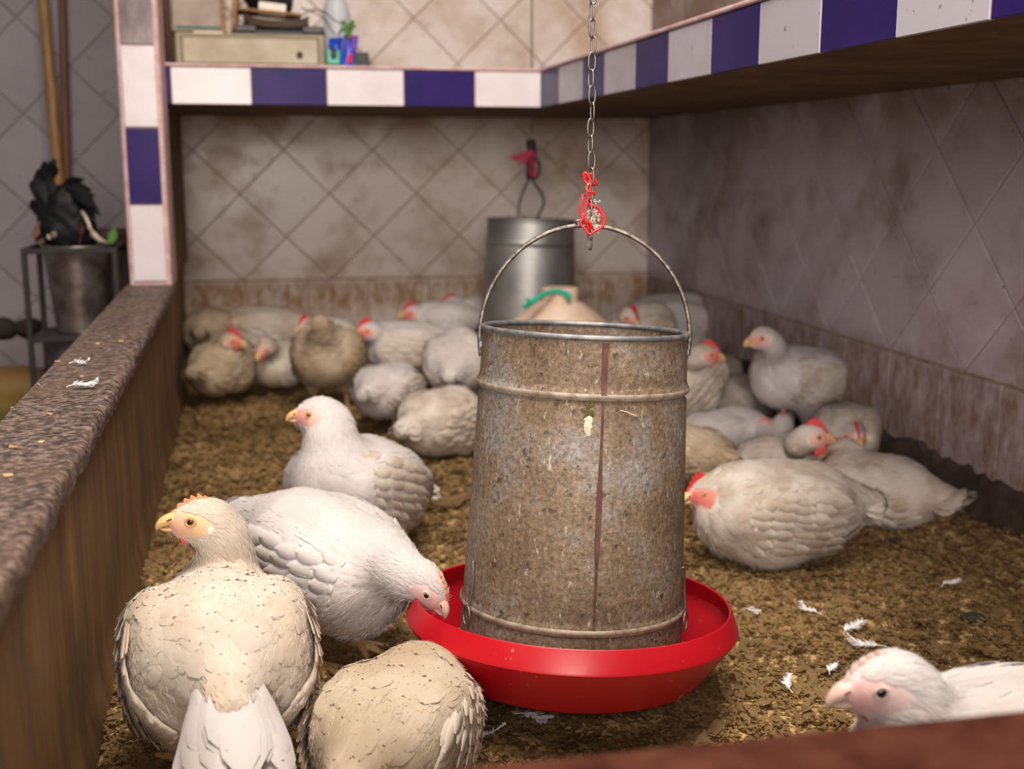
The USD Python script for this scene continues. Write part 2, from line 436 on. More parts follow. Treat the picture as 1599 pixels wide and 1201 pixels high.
def granite_slab(y0, y1, seed, mat_, zt=ZC, th=0.026):
    """A slab of the capping with a rough rounded inner arris."""
    r = np.random.default_rng(seed)
    ys = np.linspace(y0, y1, int((y1 - y0) / 0.006) + 2)
    xi = lambda y: -0.163 - 0.0155 * y
    xo = lambda y: -0.262 - 0.0175 * y
    prof = []
    for y in ys:
        e = 0.007 * (meshkit.fbm(np.array([y * 40, seed, 1.0]), 4, seed) - 0.5) + 0.004 * (meshkit.noise(np.array([y * 140, 3.0, seed]), 2) - 0.5)
        x1, x0 = xi(y) + e, xo(y)
        dz = 0.0012 * (meshkit.noise(np.array([y * 60, seed, 9.0]), 4) - 0.5)
        prof.append([(x0, zt - th), (x0, zt - 0.002), (x0 + 0.002, zt), (x1 - 0.007, zt + dz), (x1 - 0.002, zt - 0.003 + dz), (x1, zt - 0.009), (x1 - 0.002 + e * 0.4, zt - 0.018), (x1 - 0.004, zt - th)])
    prof = np.array(prof)
    n0, n1 = prof.shape[:2]
    v = np.concatenate([prof[:, :, :1], np.repeat(ys[:, None, None], n1, 1), prof[:, :, 1:]], -1).reshape(-1, 3)
    i, j = np.meshgrid(np.arange(n0 - 1), np.arange(n1), indexing="ij")
    j2 = (j + 1) % n1
    q = np.stack([i * n1 + j, i * n1 + j2, (i + 1) * n1 + j2, (i + 1) * n1 + j], -1).reshape(-1, 4)
    f = np.vstack([q[:, [0, 1, 2]], q[:, [0, 2, 3]]])
    e = (n0 - 1) * n1
    f = np.vstack([f, [[0, k + 1, k] for k in range(1, n1 - 1)], [[e, e + k, e + k + 1] for k in range(1, n1 - 1)]])
    m = trimesh.Trimesh(v, f, process=False)
    trimesh.repair.fix_normals(m)
    return m


for k, (a, b) in enumerate([(-0.6, 0.30), (0.303, 1.435), (1.438, 2.74)]):
    obj("granite_slab", granite_slab(a, b, 11 + k, GRANITE), GRANITE, wl, smooth=40)

# unseen wall added left of the camera to block daylight from the passage
obj("wall_front_left", bx(-2.2, -0.40, -0.05, 0.08, -0.12, 2.6), GROUT_PALE, None)
tag(stage.GetPrimAtPath("/World/wall_front_left"), "plain unseen wall added to keep daylight off the passage", kind="structure")

# tiled post at the end of the partition
po = thing("trim_1", "upright post faced with white and blue tiles and pink-stained edges", kind="structure")
obj("cement_post", bx(-0.302, -0.212, 2.748, 2.90, ZC - 0.01, ZTOP, 0.004), PINK_EDGE, po)
M_P = basis((0, 2.748, 0), (1, 0, 0), (0, 0, 1), (0, -1, 0))
zt = [(0.386, 0.556, WHITE_TRIM), (0.556, 0.722, BLUE_TRIM), (0.722, 0.896, WHITE_TRIM), (0.896, 1.075, MOTTLED), (1.075, 1.25, WHITE_TRIM), (1.25, 1.42, BLUE_TRIM)]
for a, b, mm in zt:
    lay_tiles(po, sbox(-1, 0, 1, 3), [sbox(-0.2935, a, -0.221, b)], 0.004, M_P, mm, h=0.005)

# the L-shaped cement shelf with its chequered edge
sh = thing("trim_2", "cement shelf running round the pen with a blue and white tiled edge", kind="structure")
slab = Polygon([(-0.236, 2.885), (0.672, 2.885), (0.672, -0.3), (XR, -0.3), (XR, YB), (-0.236, YB)])
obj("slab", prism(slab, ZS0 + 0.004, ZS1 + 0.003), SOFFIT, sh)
lip = cat([bx(-0.24, 0.668, 2.876, 2.90, ZS1 + 0.0005, ZS1 + 0.008, 0.002), bx(0.662, 0.69, -0.3, 2.9, ZS1 + 0.0005, ZS1 + 0.008, 0.002)])
obj("lip", lip, PINK_EDGE, sh)
M_F = basis((0, 2.885, 0), (1, 0, 0), (0, 0, 1), (0, -1, 0))
xs = [-0.228, -0.201, -0.021, 0.150, 0.332, 0.501, 0.665]
for k in range(6):
    lay_tiles(sh, sbox(-1, 0, 2, 3), [sbox(xs[k], ZS0 - 0.002, xs[k + 1], ZS1)], 0.003, M_F, BLUE_TRIM if k % 2 == 0 else WHITE_TRIM, h=0.007)
M_S = basis((0.672, 0, 0), (0, -1, 0), (0, 0, 1), (-1, 0, 0))
yt = [2.876, 2.706, 2.497, 2.331, 2.125, 1.944, 1.746, 1.569, 1.382, 1.204, 1.031, 0.83, 0.64, 0.45, 0.26, 0.07, -0.12]
for k in range(len(yt) - 1):
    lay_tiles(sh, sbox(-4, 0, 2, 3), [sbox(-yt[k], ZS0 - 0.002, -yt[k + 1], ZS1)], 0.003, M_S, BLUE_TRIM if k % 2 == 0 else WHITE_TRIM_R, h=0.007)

# low front wall with its dark capping, right under the lens
DARKCAP = varied("dark_red_brown_capping", (0.030, 0.008, 0.005), (0.075, 0.024, 0.015), 24, 0.8, detail=5, specular_ior_level=0.06)
wf = thing("wall_front", "dark red-brown capped low wall across the front of the pen", kind="structure")
obj("masonry", bx(-0.21, XR, 0.36, 0.51, -0.1, 0.338), PLASTER, wf)
obj("capping", bx(-0.16, XR, 0.345, 0.528, 0.338, 0.36, 0.003), DARKCAP, wf)

# ------------------------------------------------------------------ wood shavings
def ground(x, y):
    """Height of the litter."""
    p = np.stack([np.asarray(x) * 5.0, np.asarray(y) * 5.0, np.zeros_like(np.asarray(x, float))], -1)
    z = 0.016 * (meshkit.fbm(p, 3, 21) - 0.5) + 0.010 * (meshkit.fbm(p * 7, 2, 4) - 0.5)
    z = z + 0.05 * np.clip((np.asarray(x) - 1.02) / 0.2, 0, 1) ** 2
    return z


bed = thing("floor", "pen floor covered in a deep layer of golden brown wood shavings", kind="structure")
SHAV_BASE = varied("shavings_base", (0.36, 0.22, 0.085), (0.60, 0.42, 0.19), 60, 0.95)
gx, gy = np.linspace(-0.26, XR + 0.01, 120), np.linspace(0.40, YB + 0.01, 260)
GX, GY = np.meshgrid(gx, gy, indexing="ij")
v = np.stack([GX, GY, ground(GX, GY) - 0.0025], -1).reshape(-1, 3)
n0, n1 = GX.shape
i, j = np.meshgrid(np.arange(n0 - 1), np.arange(n1 - 1), indexing="ij")
q = np.stack([i * n1 + j, (i + 1) * n1 + j, (i + 1) * n1 + j + 1, i * n1 + j + 1], -1).reshape(-1, 4)
obj("bed", trimesh.Trimesh(v, np.vstack([q[:, [0, 1, 2]], q[:, [0, 2, 3]]]), process=False), SHAV_BASE, bed, smooth=True, kind="stuff")

SHAV = mat("wood_shavings", {
    "g": ("geometry", {}), "n": ("noise_texture", {"scale": 5, "detail": 3}), "o": ("math", {"math_type": "multiply_add", "value2": 0.50, "value3": -0.14}),
    "s": ("math", {"math_type": "add"}), "mp": ("mapping", {"scale": (90, 500, 200)}), "gr": ("noise_texture", {"scale": 1, "detail": 2}),
    "r": ("rgb_ramp", {"ramp": [(0, (0.16, 0.095, 0.038)), (0.2, (0.40, 0.265, 0.12)), (0.45, (0.66, 0.49, 0.26)), (0.75, (0.85, 0.69, 0.43)), (1.0, (0.93, 0.82, 0.60))]}),
    "hv": ("hsv", {}), "gv": ("map_range", {"from_min": 0.3, "from_max": 0.7, "to_min": 0.8, "to_max": 1.15}),
    "p": ("principled_bsdf", {"roughness": 0.75, "specular_ior_level": 0.25}), "t": ("translucent_bsdf", {}), "mx": ("mix_closure", {"fac": 0.38})},
    [("g.position", "n.vector"), ("n.fac", "o.value1"), ("o.value", "s.value1"), ("g.random_per_island", "s.value2"), ("s.value", "r.fac"), ("g.position", "mp.vector"), ("mp.vector", "gr.vector"),
     ("gr.fac", "gv.value"), ("gv.result", "hv.value"), ("r.color", "hv.color"), ("hv.color", "p.base_color"), ("hv.color", "t.color"), ("p.BSDF", "mx.closure1"), ("t.BSDF", "mx.closure2")], surface="mx.closure")


def shavings(n, seed, area, size, lift=0.004):
    """n curled flakes as one mesh."""
    r = np.random.default_rng(seed)
    x = r.uniform(area[0], area[1], n)
    y = area[2] + (area[3] - area[2]) * r.uniform(0, 1, n) ** 1.35
    keep = x > face(y) + 0.006
    x, y = x[keep], y[keep]
    n = len(x)
    z = ground(x, y) + r.uniform(0, lift, n)
    L = size * r.lognormal(0, 0.42, n) * (0.85 + 0.15 * np.clip(y - 0.5, 0, 3))
    Wd = L * r.uniform(0.35, 0.95, n)
    yaw, tx, ty = r.uniform(0, 2 * np.pi, n), r.normal(0, 0.30, n), r.normal(0, 0.30, n)
    a = np.stack([np.cos(yaw), np.sin(yaw), tx], -1)
    a /= np.linalg.norm(a, axis=1, keepdims=True)
    b0 = np.stack([-np.sin(yaw), np.cos(yaw), ty], -1)
    nn = np.cross(a, b0)
    nn /= np.linalg.norm(nn, axis=1, keepdims=True)
    b = np.cross(nn, a)
    curl = r.uniform(-0.1, 0.35, n) * L
    # an irregular flake of six corners round a hollow middle
    ang = np.array([0.1, 0.9, 2.2, 3.2, 4.1, 5.3])
    base = np.stack([x, y, z], -1)
    rings = []
    for t in ang:
        tt = t + r.uniform(-0.3, 0.3, n)
        rad = r.uniform(0.32, 0.58, n)
        ca, sa = np.cos(tt) * rad, np.sin(tt) * rad
        rings.append(base + a * (ca * L)[:, None] + b * (sa * Wd)[:, None] + nn * (curl * (np.abs(ca) * 2) ** 2 * 0.7)[:, None])
    v = np.stack([base - nn * 0.0003] + rings, 1)
    f = np.array([[0, 1 + k, 1 + (k + 1) % 6] for k in range(6)])
    f = (f[None] + 7 * np.arange(n)[:, None, None]).reshape(-1, 3)
    v = v.reshape(-1, 3)
    return trimesh.Trimesh(v, f, process=False)


fl_big = shavings(80000, 31, (-0.25, 1.20, 0.50, 3.66), 0.0112, 0.007)
fl_small = shavings(90000, 32, (-0.25, 1.20, 0.50, 3.0), 0.0065, 0.008)
obj("shavings", cat([fl_big, fl_small]), SHAV, bed, kind="stuff")

# ------------------------------------------------------------------ hanging feeders
GALV_DIRTY = mat("dirt_caked_galvanised_steel", {
    "g": ("geometry", {}), "n1": ("noise_texture", {"scale": 7, "detail": 8, "roughness": 0.72}), "n2": ("noise_texture", {"scale": 190, "detail": 5, "roughness": 0.7}),
    "mp": ("mapping", {"scale": (150, 150, 45)}), "n3": ("noise_texture", {"scale": 1, "detail": 5, "roughness": 0.75}), "n4": ("noise_texture", {"scale": 75, "detail": 4, "roughness": 0.6}),
    "r1": ("rgb_ramp", {"ramp": [(0, (0.115, 0.072, 0.042)), (0.38, (0.165, 0.108, 0.066)), (0.52, (0.235, 0.165, 0.11)), (0.62, (0.27, 0.235, 0.21)), (1, (0.33, 0.32, 0.31))]}),
    "v2": ("map_range", {"from_min": 0.3, "from_max": 0.70, "to_min": 0.34, "to_max": 1.30}), "h": ("hsv", {}),
    "r3": ("map_range", {"from_min": 0.605, "from_max": 0.67, "to_min": 0, "to_max": 0.7, "clamp": True}), "m3": ("mix_color", {"b": (0.52, 0.49, 0.45)}),
    "r4": ("map_range", {"from_min": 0.63, "from_max": 0.69, "to_min": 0, "to_max": 0.8, "clamp": True}), "m4": ("mix_color", {"b": (0.045, 0.022, 0.012)}),
    "b": ("bump", {"strength": 0.55, "distance": 0.0015}), "p": ("principled_bsdf", {"metallic": 0.25, "roughness": 0.62})},
    [("g.position", "n1.vector"), ("g.position", "n2.vector"), ("g.position", "mp.vector"), ("mp.vector", "n3.vector"), ("g.position", "n4.vector"), ("n1.fac", "r1.fac"),
     ("n2.fac", "v2.value"), ("v2.result", "h.value"), ("r1.color", "h.color"), ("n3.fac", "r3.value"), ("h.color", "m3.a"), ("r3.result", "m3.fac"), ("n4.fac", "r4.value"), ("m3.result", "m4.a"),
     ("r4.result", "m4.fac"), ("m4.result", "p.base_color"), ("n2.fac", "b.height"), ("b.normal", "p.normal")])
GALV_RIM = varied("bare_galvanised_rim", (0.15, 0.14, 0.145), (0.29, 0.285, 0.29), 60, 0.55, 0.7, detail=5)
GALV = varied("clean_galvanised_steel", (0.26, 0.26, 0.26), (0.40, 0.39, 0.38), 11, 0.5, 0.85, detail=5)
BEADM = varied("worn_bead", (0.20, 0.145, 0.10), (0.36, 0.30, 0.25), 90, 0.6, 0.2, detail=5)
SEAM = varied("rust_brown_seam", (0.05, 0.016, 0.010), (0.11, 0.045, 0.028), 50, 0.7)
WIRE = varied("weathered_steel_wire", (0.10, 0.08, 0.07), (0.28, 0.25, 0.23), 140, 0.5, 0.8)
CHAIN = plain("chain_steel", (0.24, 0.22, 0.20), 0.42, 0.9)
RED = mat("red_plastic", {
    "g": ("geometry", {}), "n": ("noise_texture", {"scale": 100, "detail": 4}), "n2": ("noise_texture", {"scale": 13, "detail": 5}),
    "r": ("map_range", {"from_min": 0.64, "from_max": 0.70, "to_min": 0, "to_max": 0.6, "clamp": True}), "r2": ("map_range", {"from_min": 0.5, "from_max": 0.72, "to_min": 0, "to_max": 1, "clamp": True}),
    "mu": ("math", {"math_type": "multiply"}), "n3": ("noise_texture", {"scale": 6, "detail": 3}), "c": ("rgb_ramp", {"ramp": [(0.3, (0.37, 0.002, 0.010)), (0.7, (0.47, 0.004, 0.012))]}),
    "m": ("mix_color", {"b": (0.62, 0.36, 0.26)}), "ro": ("map_range", {"from_min": 0.3, "from_max": 0.7, "to_min": 0.30, "to_max": 0.46}), "p": ("principled_bsdf", {"specular_ior_level": 0.45})},
    [("g.position", "n.vector"), ("g.position", "n2.vector"), ("g.position", "n3.vector"), ("n.fac", "r.value"), ("n2.fac", "r2.value"), ("r.result", "mu.value1"), ("r2.result", "mu.value2"),
     ("n3.fac", "c.fac"), ("c.color", "m.a"), ("mu.value", "m.fac"), ("m.result", "p.base_color"), ("n2.fac", "ro.value"), ("ro.result", "p.roughness")])
FEED = varied("crumbled_feed", (0.22, 0.12, 0.05), (0.45, 0.30, 0.16), 180, 0.95, bump=1.0)


def feeder(base, axis, label, body_mat, rim_mat, spin, seam=True, pan_r=1.0):
    """A hanging tube feeder: the axis leans; profile measured off the photograph."""
    t = thing("hanging_feeder", label, "poultry feeder", base)
    n = np.array([axis[0], axis[1], 1.0])
    n /= np.linalg.norm(n)
    e1 = np.cross([0, 1, 0], n)
    e1 /= np.linalg.norm(e1)
    e2 = np.cross(n, e1)
    M = basis((0, 0, 0), e1, e2, n) @ trimesh.transformations.rotation_matrix(spin, [0, 0, 1])
    TOP = 0.5368
    R = lambda s: 0.1415 - (0.1415 - 0.1205) * s / TOP

    def put(name, m, mat_, smooth=35, **kw):
        m = m.copy()
        m.apply_transform(M)
        return obj(name, m, mat_, t, smooth=smooth, **kw)

    def groove(s, d):
        return [(R(s - 0.009), s - 0.009), (R(s) - d * 0.9, s - 0.005), (R(s) - d * 0.2, s - 0.0015), (R(s) + d * 0.7, s + 0.002), (R(s) + d, s + 0.005), (R(s) + d * 0.3, s + 0.009), (R(s + 0.013), s + 0.013)]
    outer = [(R(0.155), 0.155)] + groove(0.205, 0.0022) + [(R(0.33), 0.33)] + groove(0.468, 0.0026) + [(R(TOP - 0.012), TOP - 0.012), (R(TOP - 0.006) + 0.001, TOP - 0.006)]
    inner = [(r - 0.0016, s) for r, s in outer[::-1]]
    put("tube", lathe(outer + inner + [outer[0]], 96), body_mat)
    if seam:
        for s0 in (0.203, 0.466):
            rb = R(s0)
            put("bead", lathe([(rb + 0.0004, s0 - 0.0005), (rb + 0.0026, s0 + 0.002), (rb + 0.0036, s0 + 0.0045), (rb + 0.0026, s0 + 0.007), (rb + 0.0002, s0 + 0.0095)], 128), BEADM, smooth=True, label="paler worn bead round the tube")
    a = np.linspace(0, 2 * np.pi, 96, endpoint=False)
    rim = tube(np.c_[(R(TOP)) * np.cos(a), R(TOP) * np.sin(a), np.full(96, TOP - 0.003)], 0.0036, 10, closed=True)
    put("rim", rim, rim_mat, smooth=True)
    if seam:
        s = np.linspace(0.157, TOP - 0.008, 60)
        rr = np.array([np.interp(x, [p[1] for p in outer], [p[0] for p in outer]) for x in s])
        wd = 0.0010 + 0.0022 * np.interp(s, [0.15, 0.18, 0.2, 0.28, 0.3, 0.36, 0.4, 0.44, 0.46, 0.47, 0.52], [1, 0.8, 0.25, 0.3, 0.9, 1, 0.3, 0.15, 0.2, 0.9, 1.2])
        L, Rr = [], []
        for x, r_, w_ in zip(s, rr, wd):
            for sg, li in ((-1, L), (1, Rr)):
                ang = sg * w_ / r_
                li.append(((r_ + 0.0009) * np.cos(ang), (r_ + 0.0009) * np.sin(ang), x))
        v = np.vstack([L, Rr, np.array(L) * [0.985, 1, 1], np.array(Rr) * [0.985, 1, 1]])
        k = len(L)
        f = []
        for i in range(k - 1):
            for p, q in ((0, k), (2 * k, 0), (k, 3 * k)):
                f += [[p + i, q + i, q + i + 1], [p + i, q + i + 1, p + i + 1]]
        put("seam", trimesh.Trimesh(v, np.array(f), process=False), SEAM, smooth=False, label="rust-brown vertical seam")
    # pan: flat floor, flared wall, shoulder, inturned lip
    pan = [(0.0, 0.1262), (0.158, 0.1250), (0.1625, 0.1275), (0.1985, 0.1785), (0.2012, 0.1830), (0.2005, 0.1862), (0.1915, 0.2070), (0.1898, 0.2085), (0.1882, 0.2070), (0.1970, 0.1850), (0.1955, 0.1800), (0.1605, 0.1315), (0.155, 0.1295), (0.0, 0.1300)]
    put("pan", lathe([(a_ * pan_r, b_) for a_, b_ in pan], 128), RED, smooth=30, label="round red plastic feed pan with inturned lip")
    prof = [(0.0, 0.150), (0.10, 0.152), (0.135, 0.151), (0.152, 0.142), (0.166, 0.134)]
    fm = lathe([(a_ * min(1, pan_r * 1.05), b_) for a_, b_ in prof], 96)
    fv = fm.vertices.copy()
    fv[:, 2] += 0.006 * (meshkit.fbm(fv * 60, 3, 7) - 0.5)
    put("feed", trimesh.Trimesh(fv, fm.faces, process=False), FEED, smooth=True, kind="stuff")
    return t, M, put, R, TOP, n


FB = np.array([0.3367, 1.3140, -0.0789])
AX = (0.0540, 0.0600)
# the seam faces the lens, a little right of the middle
fd, FM, fput, FR, FTOP, FN = feeder(FB, AX, "dirt-caked galvanised feeder with bright red pan hanging by chain in the foreground", GALV_DIRTY, GALV_RIM, math.radians(-94.5))
MI = FM[:3, :3]
# bail: a wire hoop from ear to ear, seen almost face on
to_local = lambda p: np.linalg.inv(MI) @ (np.asarray(p) - FB)
sid = np.linalg.inv(MI) @ RIGHT
sid[2] = 0
sid /= np.linalg.norm(sid)
th = np.linspace(-0.12, np.pi + 0.20, 44)
RB = FR(FTOP) + 0.004
hoop = np.stack([np.cos(th)[:, None] * sid * RB + np.array([0, 0, 1.0]) * (FTOP - 0.012 + np.maximum(np.sin(th) * 1.0, -0.3) * (RB + 0.008))[:, None]], 0)[0]
fput("bail", tube(hoop, 0.0028, 9), WIRE, smooth=True)
for k, sg in enumerate((1, -1)):
    c = sid * sg * (FR(FTOP) + 0.001) + np.array([0, 0, FTOP - 0.026])
    e = trimesh.creation.cylinder(radius=0.006, height=0.004, sections=16)
    e.apply_transform(trimesh.geometry.align_vectors([0, 0, 1], sid))
    e.apply_translation(c)
    fput("ear", e, GALV_RIM, smooth=30)
# wire hooks that carry the pan
for px in (737, 1061):
    best = min(np.linspace(0, 2 * np.pi, 720), key=lambda t: (lambda w: abs(w[0] - px) + (0 if w[1] else 9999))((lambda P: (CX + FPX * ((P - EYE) @ RIGHT) / ((P - EYE) @ FWD), (P - EYE) @ FWD < np.dot(FB + FN * 0.2 - EYE, FWD)))(FB + MI @ np.array([FR(0.2) * np.cos(t), FR(0.2) * np.sin(t), 0.2]))))
    d = np.array([np.cos(best), np.sin(best), 0])
    tn = np.array([-d[1], d[0], 0])
    pts = [d * (FR(0.262) - 0.003) + [0, 0, 0.258], d * (FR(0.262) + 0.003) + [0, 0, 0.264], d * (FR(0.26) + 0.0045) + tn * 0.003 + [0, 0, 0.258], d * (FR(0.24) + 0.004) + tn * 0.005 + [0, 0, 0.24],
           d * (FR(0.21) + 0.006) + tn * 0.004 + [0, 0, 0.212]]
    fput("pan_hook", tube(catmull(pts, 8), 0.0012, 6), CHAIN, smooth=True)
    lp = [d * (FR(0.2) + 0.007) + tn * 0.009 * np.cos(a) + np.array([0, 0, 0.200 + 0.012 * np.sin(a)]) for a in np.linspace(0, 2 * np.pi, 20, endpoint=False)]
    fput("hook_ring", tube(lp, 0.0012, 6, closed=True), CHAIN, smooth=True)
# small punched holes / rivets
for px, py in ((771, 880), (1033, 929)):
    d0 = FWD + (px - CX) / FPX * RIGHT - (py - CY) / FPX * UP
    for dd in np.linspace(0.9, 1.5, 3000):
        p = to_local(EYE + d0 * dd)
        if np.hypot(p[0], p[1]) <= FR(p[2]) + 0.0006:
            e = trimesh.creation.cylinder(radius=0.0026, height=0.002, sections=14)
            e.apply_transform(trimesh.geometry.align_vectors([0, 0, 1], np.array([p[0], p[1], 0]) / np.hypot(p[0], p[1])))
            e.apply_translation(p)
            fput("rivet", e, SEAM)
            break

# chain, straight up from the bail
APEX = FB + MI @ hoop[np.argmax(hoop[:, 2])]
ch = thing("hanging_chain", "thin steel link chain from which the foreground feeder hangs", "chain", APEX)


def link(z, rot):
    h, w = 0.0105, 0.0042
    pts = []
    for a in np.linspace(0, 2 * np.pi, 20, endpoint=False):
        s, c = np.sin(a), np.cos(a)
        pts.append((w * c * (1 if abs(c) < 0.999 else 1), 0, h * np.sign(s) * abs(s) ** 0.7))
    m = tube(np.array(pts), 0.0011, 6, closed=True)
    m.apply_transform(trimesh.transformations.rotation_matrix(rot, [0, 0, 1]))
    m.apply_translation([0, 0, z])
    return m


k = 0
z = -0.018
while z < 0.72:
    m = link(z, math.radians(18 if k % 2 else 108) + 0.12 * math.sin(k * 2.1))
    m.apply_translation([0.0012 * math.sin(k * 1.7), 0, 0])
    obj("link", m, CHAIN, ch, smooth=True)
    z += 0.0185
    k += 1
# red wire twisted round chain and bail
REDWIRE = plain("red_insulated_wire", (0.72, 0.012, 0.014), 0.35)


def px_path(pts, d, mats=None):
    return np.array([at(x, y, d + dz) for x, y, dz in pts])


DA = float((APEX - EYE) @ FWD)
X0 = np.array([(CX + FPX * ((APEX - EYE) @ RIGHT) / DA), CY - FPX * ((APEX - EYE) @ UP) / DA])
off = lambda pts: [(x - 920 + X0[0], y - 354 + X0[1], z_) for x, y, z_ in pts]
w1 = off([(909, 277, -.006), (912, 272, -.007), (916, 274, -.007), (920, 283, -.008), (921, 292, -.008), (920, 302, -.007), (916, 316, -.008), (913, 330, -.008), (913, 346, -.008), (915, 352, -.006), (917, 358, 0.0)])
w2 = off([(916, 273, -.004), (922, 274, -.004), (926, 280, -.003), (930, 288, -.001), (928, 291, .003), (924, 289, .006), (918, 283, .006), (913, 278, .003), (911, 282, -.002), (914, 288, -.006), (916, 290, -.007), (914, 296, -.008), (914, 299, -.009), (920, 302, -.010), (927, 304, -.006), (926, 306, 0.002)])
w3 = off([(916, 308, .002), (909, 307, -.002), (908, 316, -.005), (904, 328, -.006), (906, 338, -.007), (909, 343, -.007), (905, 349, -.008), (907, 355, -.008), (913, 360, -.009), (919, 368, -.009), (926, 364, -.009), (937, 358, -.008), (941, 353, -.008), (943, 345, -.007), (941, 339, -.006), (937, 332, -.005), (935, 328, -.005), (928, 324, -.006), (919, 321, -.006), (914, 322, -.002), (917, 326, 0.003), (924, 327, 0.005), (934, 334, 0.006), (936, 346, 0.006), (930, 356, 0.004), (922, 361, -.004), (921, 352, -.010), (918, 348, -.010), (916, 352, -.008), (918, 360, -.006)])
rw = thing("red_wire_tie", "bright red insulated wire wound round the chain and bail of the front feeder", "wire", APEX)
for w_ in (w1, w2, w3):
    obj("wire_loop", tube(catmull(px_path(w_, DA), 6) - APEX, 0.00155, 8), REDWIRE, rw, smooth=True)
STRAW = varied("grey_string_tangle", (0.28, 0.22, 0.18), (0.58, 0.52, 0.46), 200, 0.9)
r = np.random.default_rng(3)
st = []
for k in range(30):
    c = np.array(off([(925 + r.normal(0, 4), 340 + r.normal(0, 8), r.normal(0, 0.004))])[0])
    pts = [c]
    for _ in range(5):
        pts.append(pts[-1] + np.array([r.normal(0, 3.2), r.normal(0, 4), r.normal(0, 0.002)]))
    st.append(tube(catmull(px_path(pts, DA), 4) - APEX, 0.0008, 5))
obj("string_tangle", cat(st), STRAW, rw, smooth=True, label="tangle of grey string inside the red wire")
hook = off([(899, 353, -.003), (898, 348, -.006), (903, 346, -.006), (909, 348, -.005), (914, 346, -.004), (918, 350, -.004), (922, 358, -.006), (922.5, 368, -.006), (922, 374, -.005), (920, 376, -.003), (924, 377, -.005)])
obj("steel_hook", tube(catmull(px_path(hook, DA), 6) - APEX, 0.0011, 6), CHAIN, rw, smooth=True)

# the feeder further back
BT = at(829, 342, 3.28)
AX2 = (0.035, 0.02)
n2 = np.array([AX2[0], AX2[1], 1.0]) / np.linalg.norm([AX2[0], AX2[1], 1.0])
BB = BT - n2 * 0.5368
fd2, BM, bput, BR, BTOP, BN = feeder(BB, AX2, "cleaner silver galvanised feeder hanging behind, near the back wall", GALV, GALV, 0.3, seam=False, pan_r=0.86)
bl = lambda p: np.linalg.inv(BM[:3, :3]) @ (np.asarray(p) - BB)
KN = at(829, 277, 3.25)
hp = [at(x, y, d + 0.13) for x, y, d in ((808, 345, 3.06), (811, 318, 3.08), (818, 297, 3.10), (827, 279, 3.12), (833, 284, 3.13), (846, 303, 3.18), (849, 318, 3.2), (840, 338, 3.24), (838, 346, 3.25))]
bput("bail", tube(catmull([bl(p) for p in hp], 6), 0.0034, 8), WIRE, smooth=True)
DULLWIRE = plain("dull_grey_wire", (0.14, 0.12, 0.11), 0.6, 0.3)
hw = thing("hanging_wire", "thin straight wire holding up the back feeder", "wire", KN)
obj("strand", tube(np.array([[0, 0, -0.006], [0.002, 0, 0.2], [0.0, 0, 0.95]]), 0.0028, 6), DULLWIRE, hw, smooth=True)
KNOTB, KNOTP = plain("black_cord", (0.012, 0.010, 0.011), 0.8), plain("pink_string", (0.62, 0.05, 0.13), 0.8)
kn = thing("cord_knot", "black cord knot with a frayed pink string above the back feeder", "knot", KN)
r = np.random.default_rng(8)
tb = []
for k in range(7):
    a0 = r.uniform(0, 6.28)
    pts = [(0.008 * np.cos(a0 + t * 5) + r.normal(0, 0.002), 0.008 * np.sin(a0 + t * 5), -0.004 + t * 0.105) for t in np.linspace(0, 1, 9)]
    tb.append(tube(catmull(pts, 4), 0.0042, 6))
tb.append(tube(catmull([(0.004, 0, 0.06), (0.02, 0, 0.045), (0.024, 0.002, 0.02), (0.016, 0, -0.002), (0.004, 0, 0.0)], 6), 0.004, 6))
obj("cord", cat(tb), KNOTB, kn, smooth=True)
tb = []
for k in range(16):
    e = np.array([-0.035 + r.normal(0, 0.012), r.normal(0, 0.012), 0.045 + r.normal(0, 0.014)])
    tb.append(tube(catmull([(0.004, -0.01, 0.07), e * 0.55 + [0.002, -0.01, 0.032], e], 4), 0.0022, 5))
for k in range(6):
    tb.append(tube(catmull([(-0.01, -0.009, 0.07 - k * 0.012), (0.003, -0.013, 0.068 - k * 0.012), (0.013, -0.006, 0.062 - k * 0.013)], 4), 0.003, 5))
obj("pink_string", cat(tb), KNOTP, kn, smooth=True, label="frayed bright pink string")

# ------------------------------------------------------------------ drinker between the feeders
JP = at(874, 480, 2.76)
JUG = varied("grubby_beige_plastic", (0.50, 0.33, 0.24), (0.66, 0.52, 0.42), 10, 0.5, detail=5)
TRAY = plain("dark_grey_plastic", (0.03, 0.03, 0.034), 0.5)
GREEN = plain("green_rope", (0.005, 0.32, 0.20), 0.8)
jz = 0.362
dr = thing("drinker", "beige plastic bell drinker with green rope round its neck, behind the front feeder", "drinker", (JP[0], JP[1], 0))
body = [(0.0, 0.03), (0.135, 0.03), (0.14, 0.05), (0.14, 0.235), (0.138, 0.252), (0.128, 0.268), (0.085, 0.305), (0.056, 0.326), (0.044, 0.331), (0.0435, jz - 0.004), (0.041, jz), (0.0, jz)]
obj("bottle", lathe(body, 72), JUG, dr, smooth=35)
obj("tray", lathe([(0.0, 0.0), (0.14, 0.0), (0.158, 0.02), (0.168, 0.100), (0.164, 0.104), (0.154, 0.03), (0.14, 0.012), (0, 0.012)], 72), TRAY, dr, smooth=35)
pp = [at(819, 479, 2.66), at(826, 475, 2.655), at(836, 468, 2.66), at(846, 461, 2.68), at(858, 456, 2.70), at(869, 454, 2.705), at(880, 457, 2.705), at(888, 461, 2.70), at(888, 466, 2.70)]
base = np.array([JP[0], JP[1], 0])
cv = catmull(pp, 10) - base
tw = []
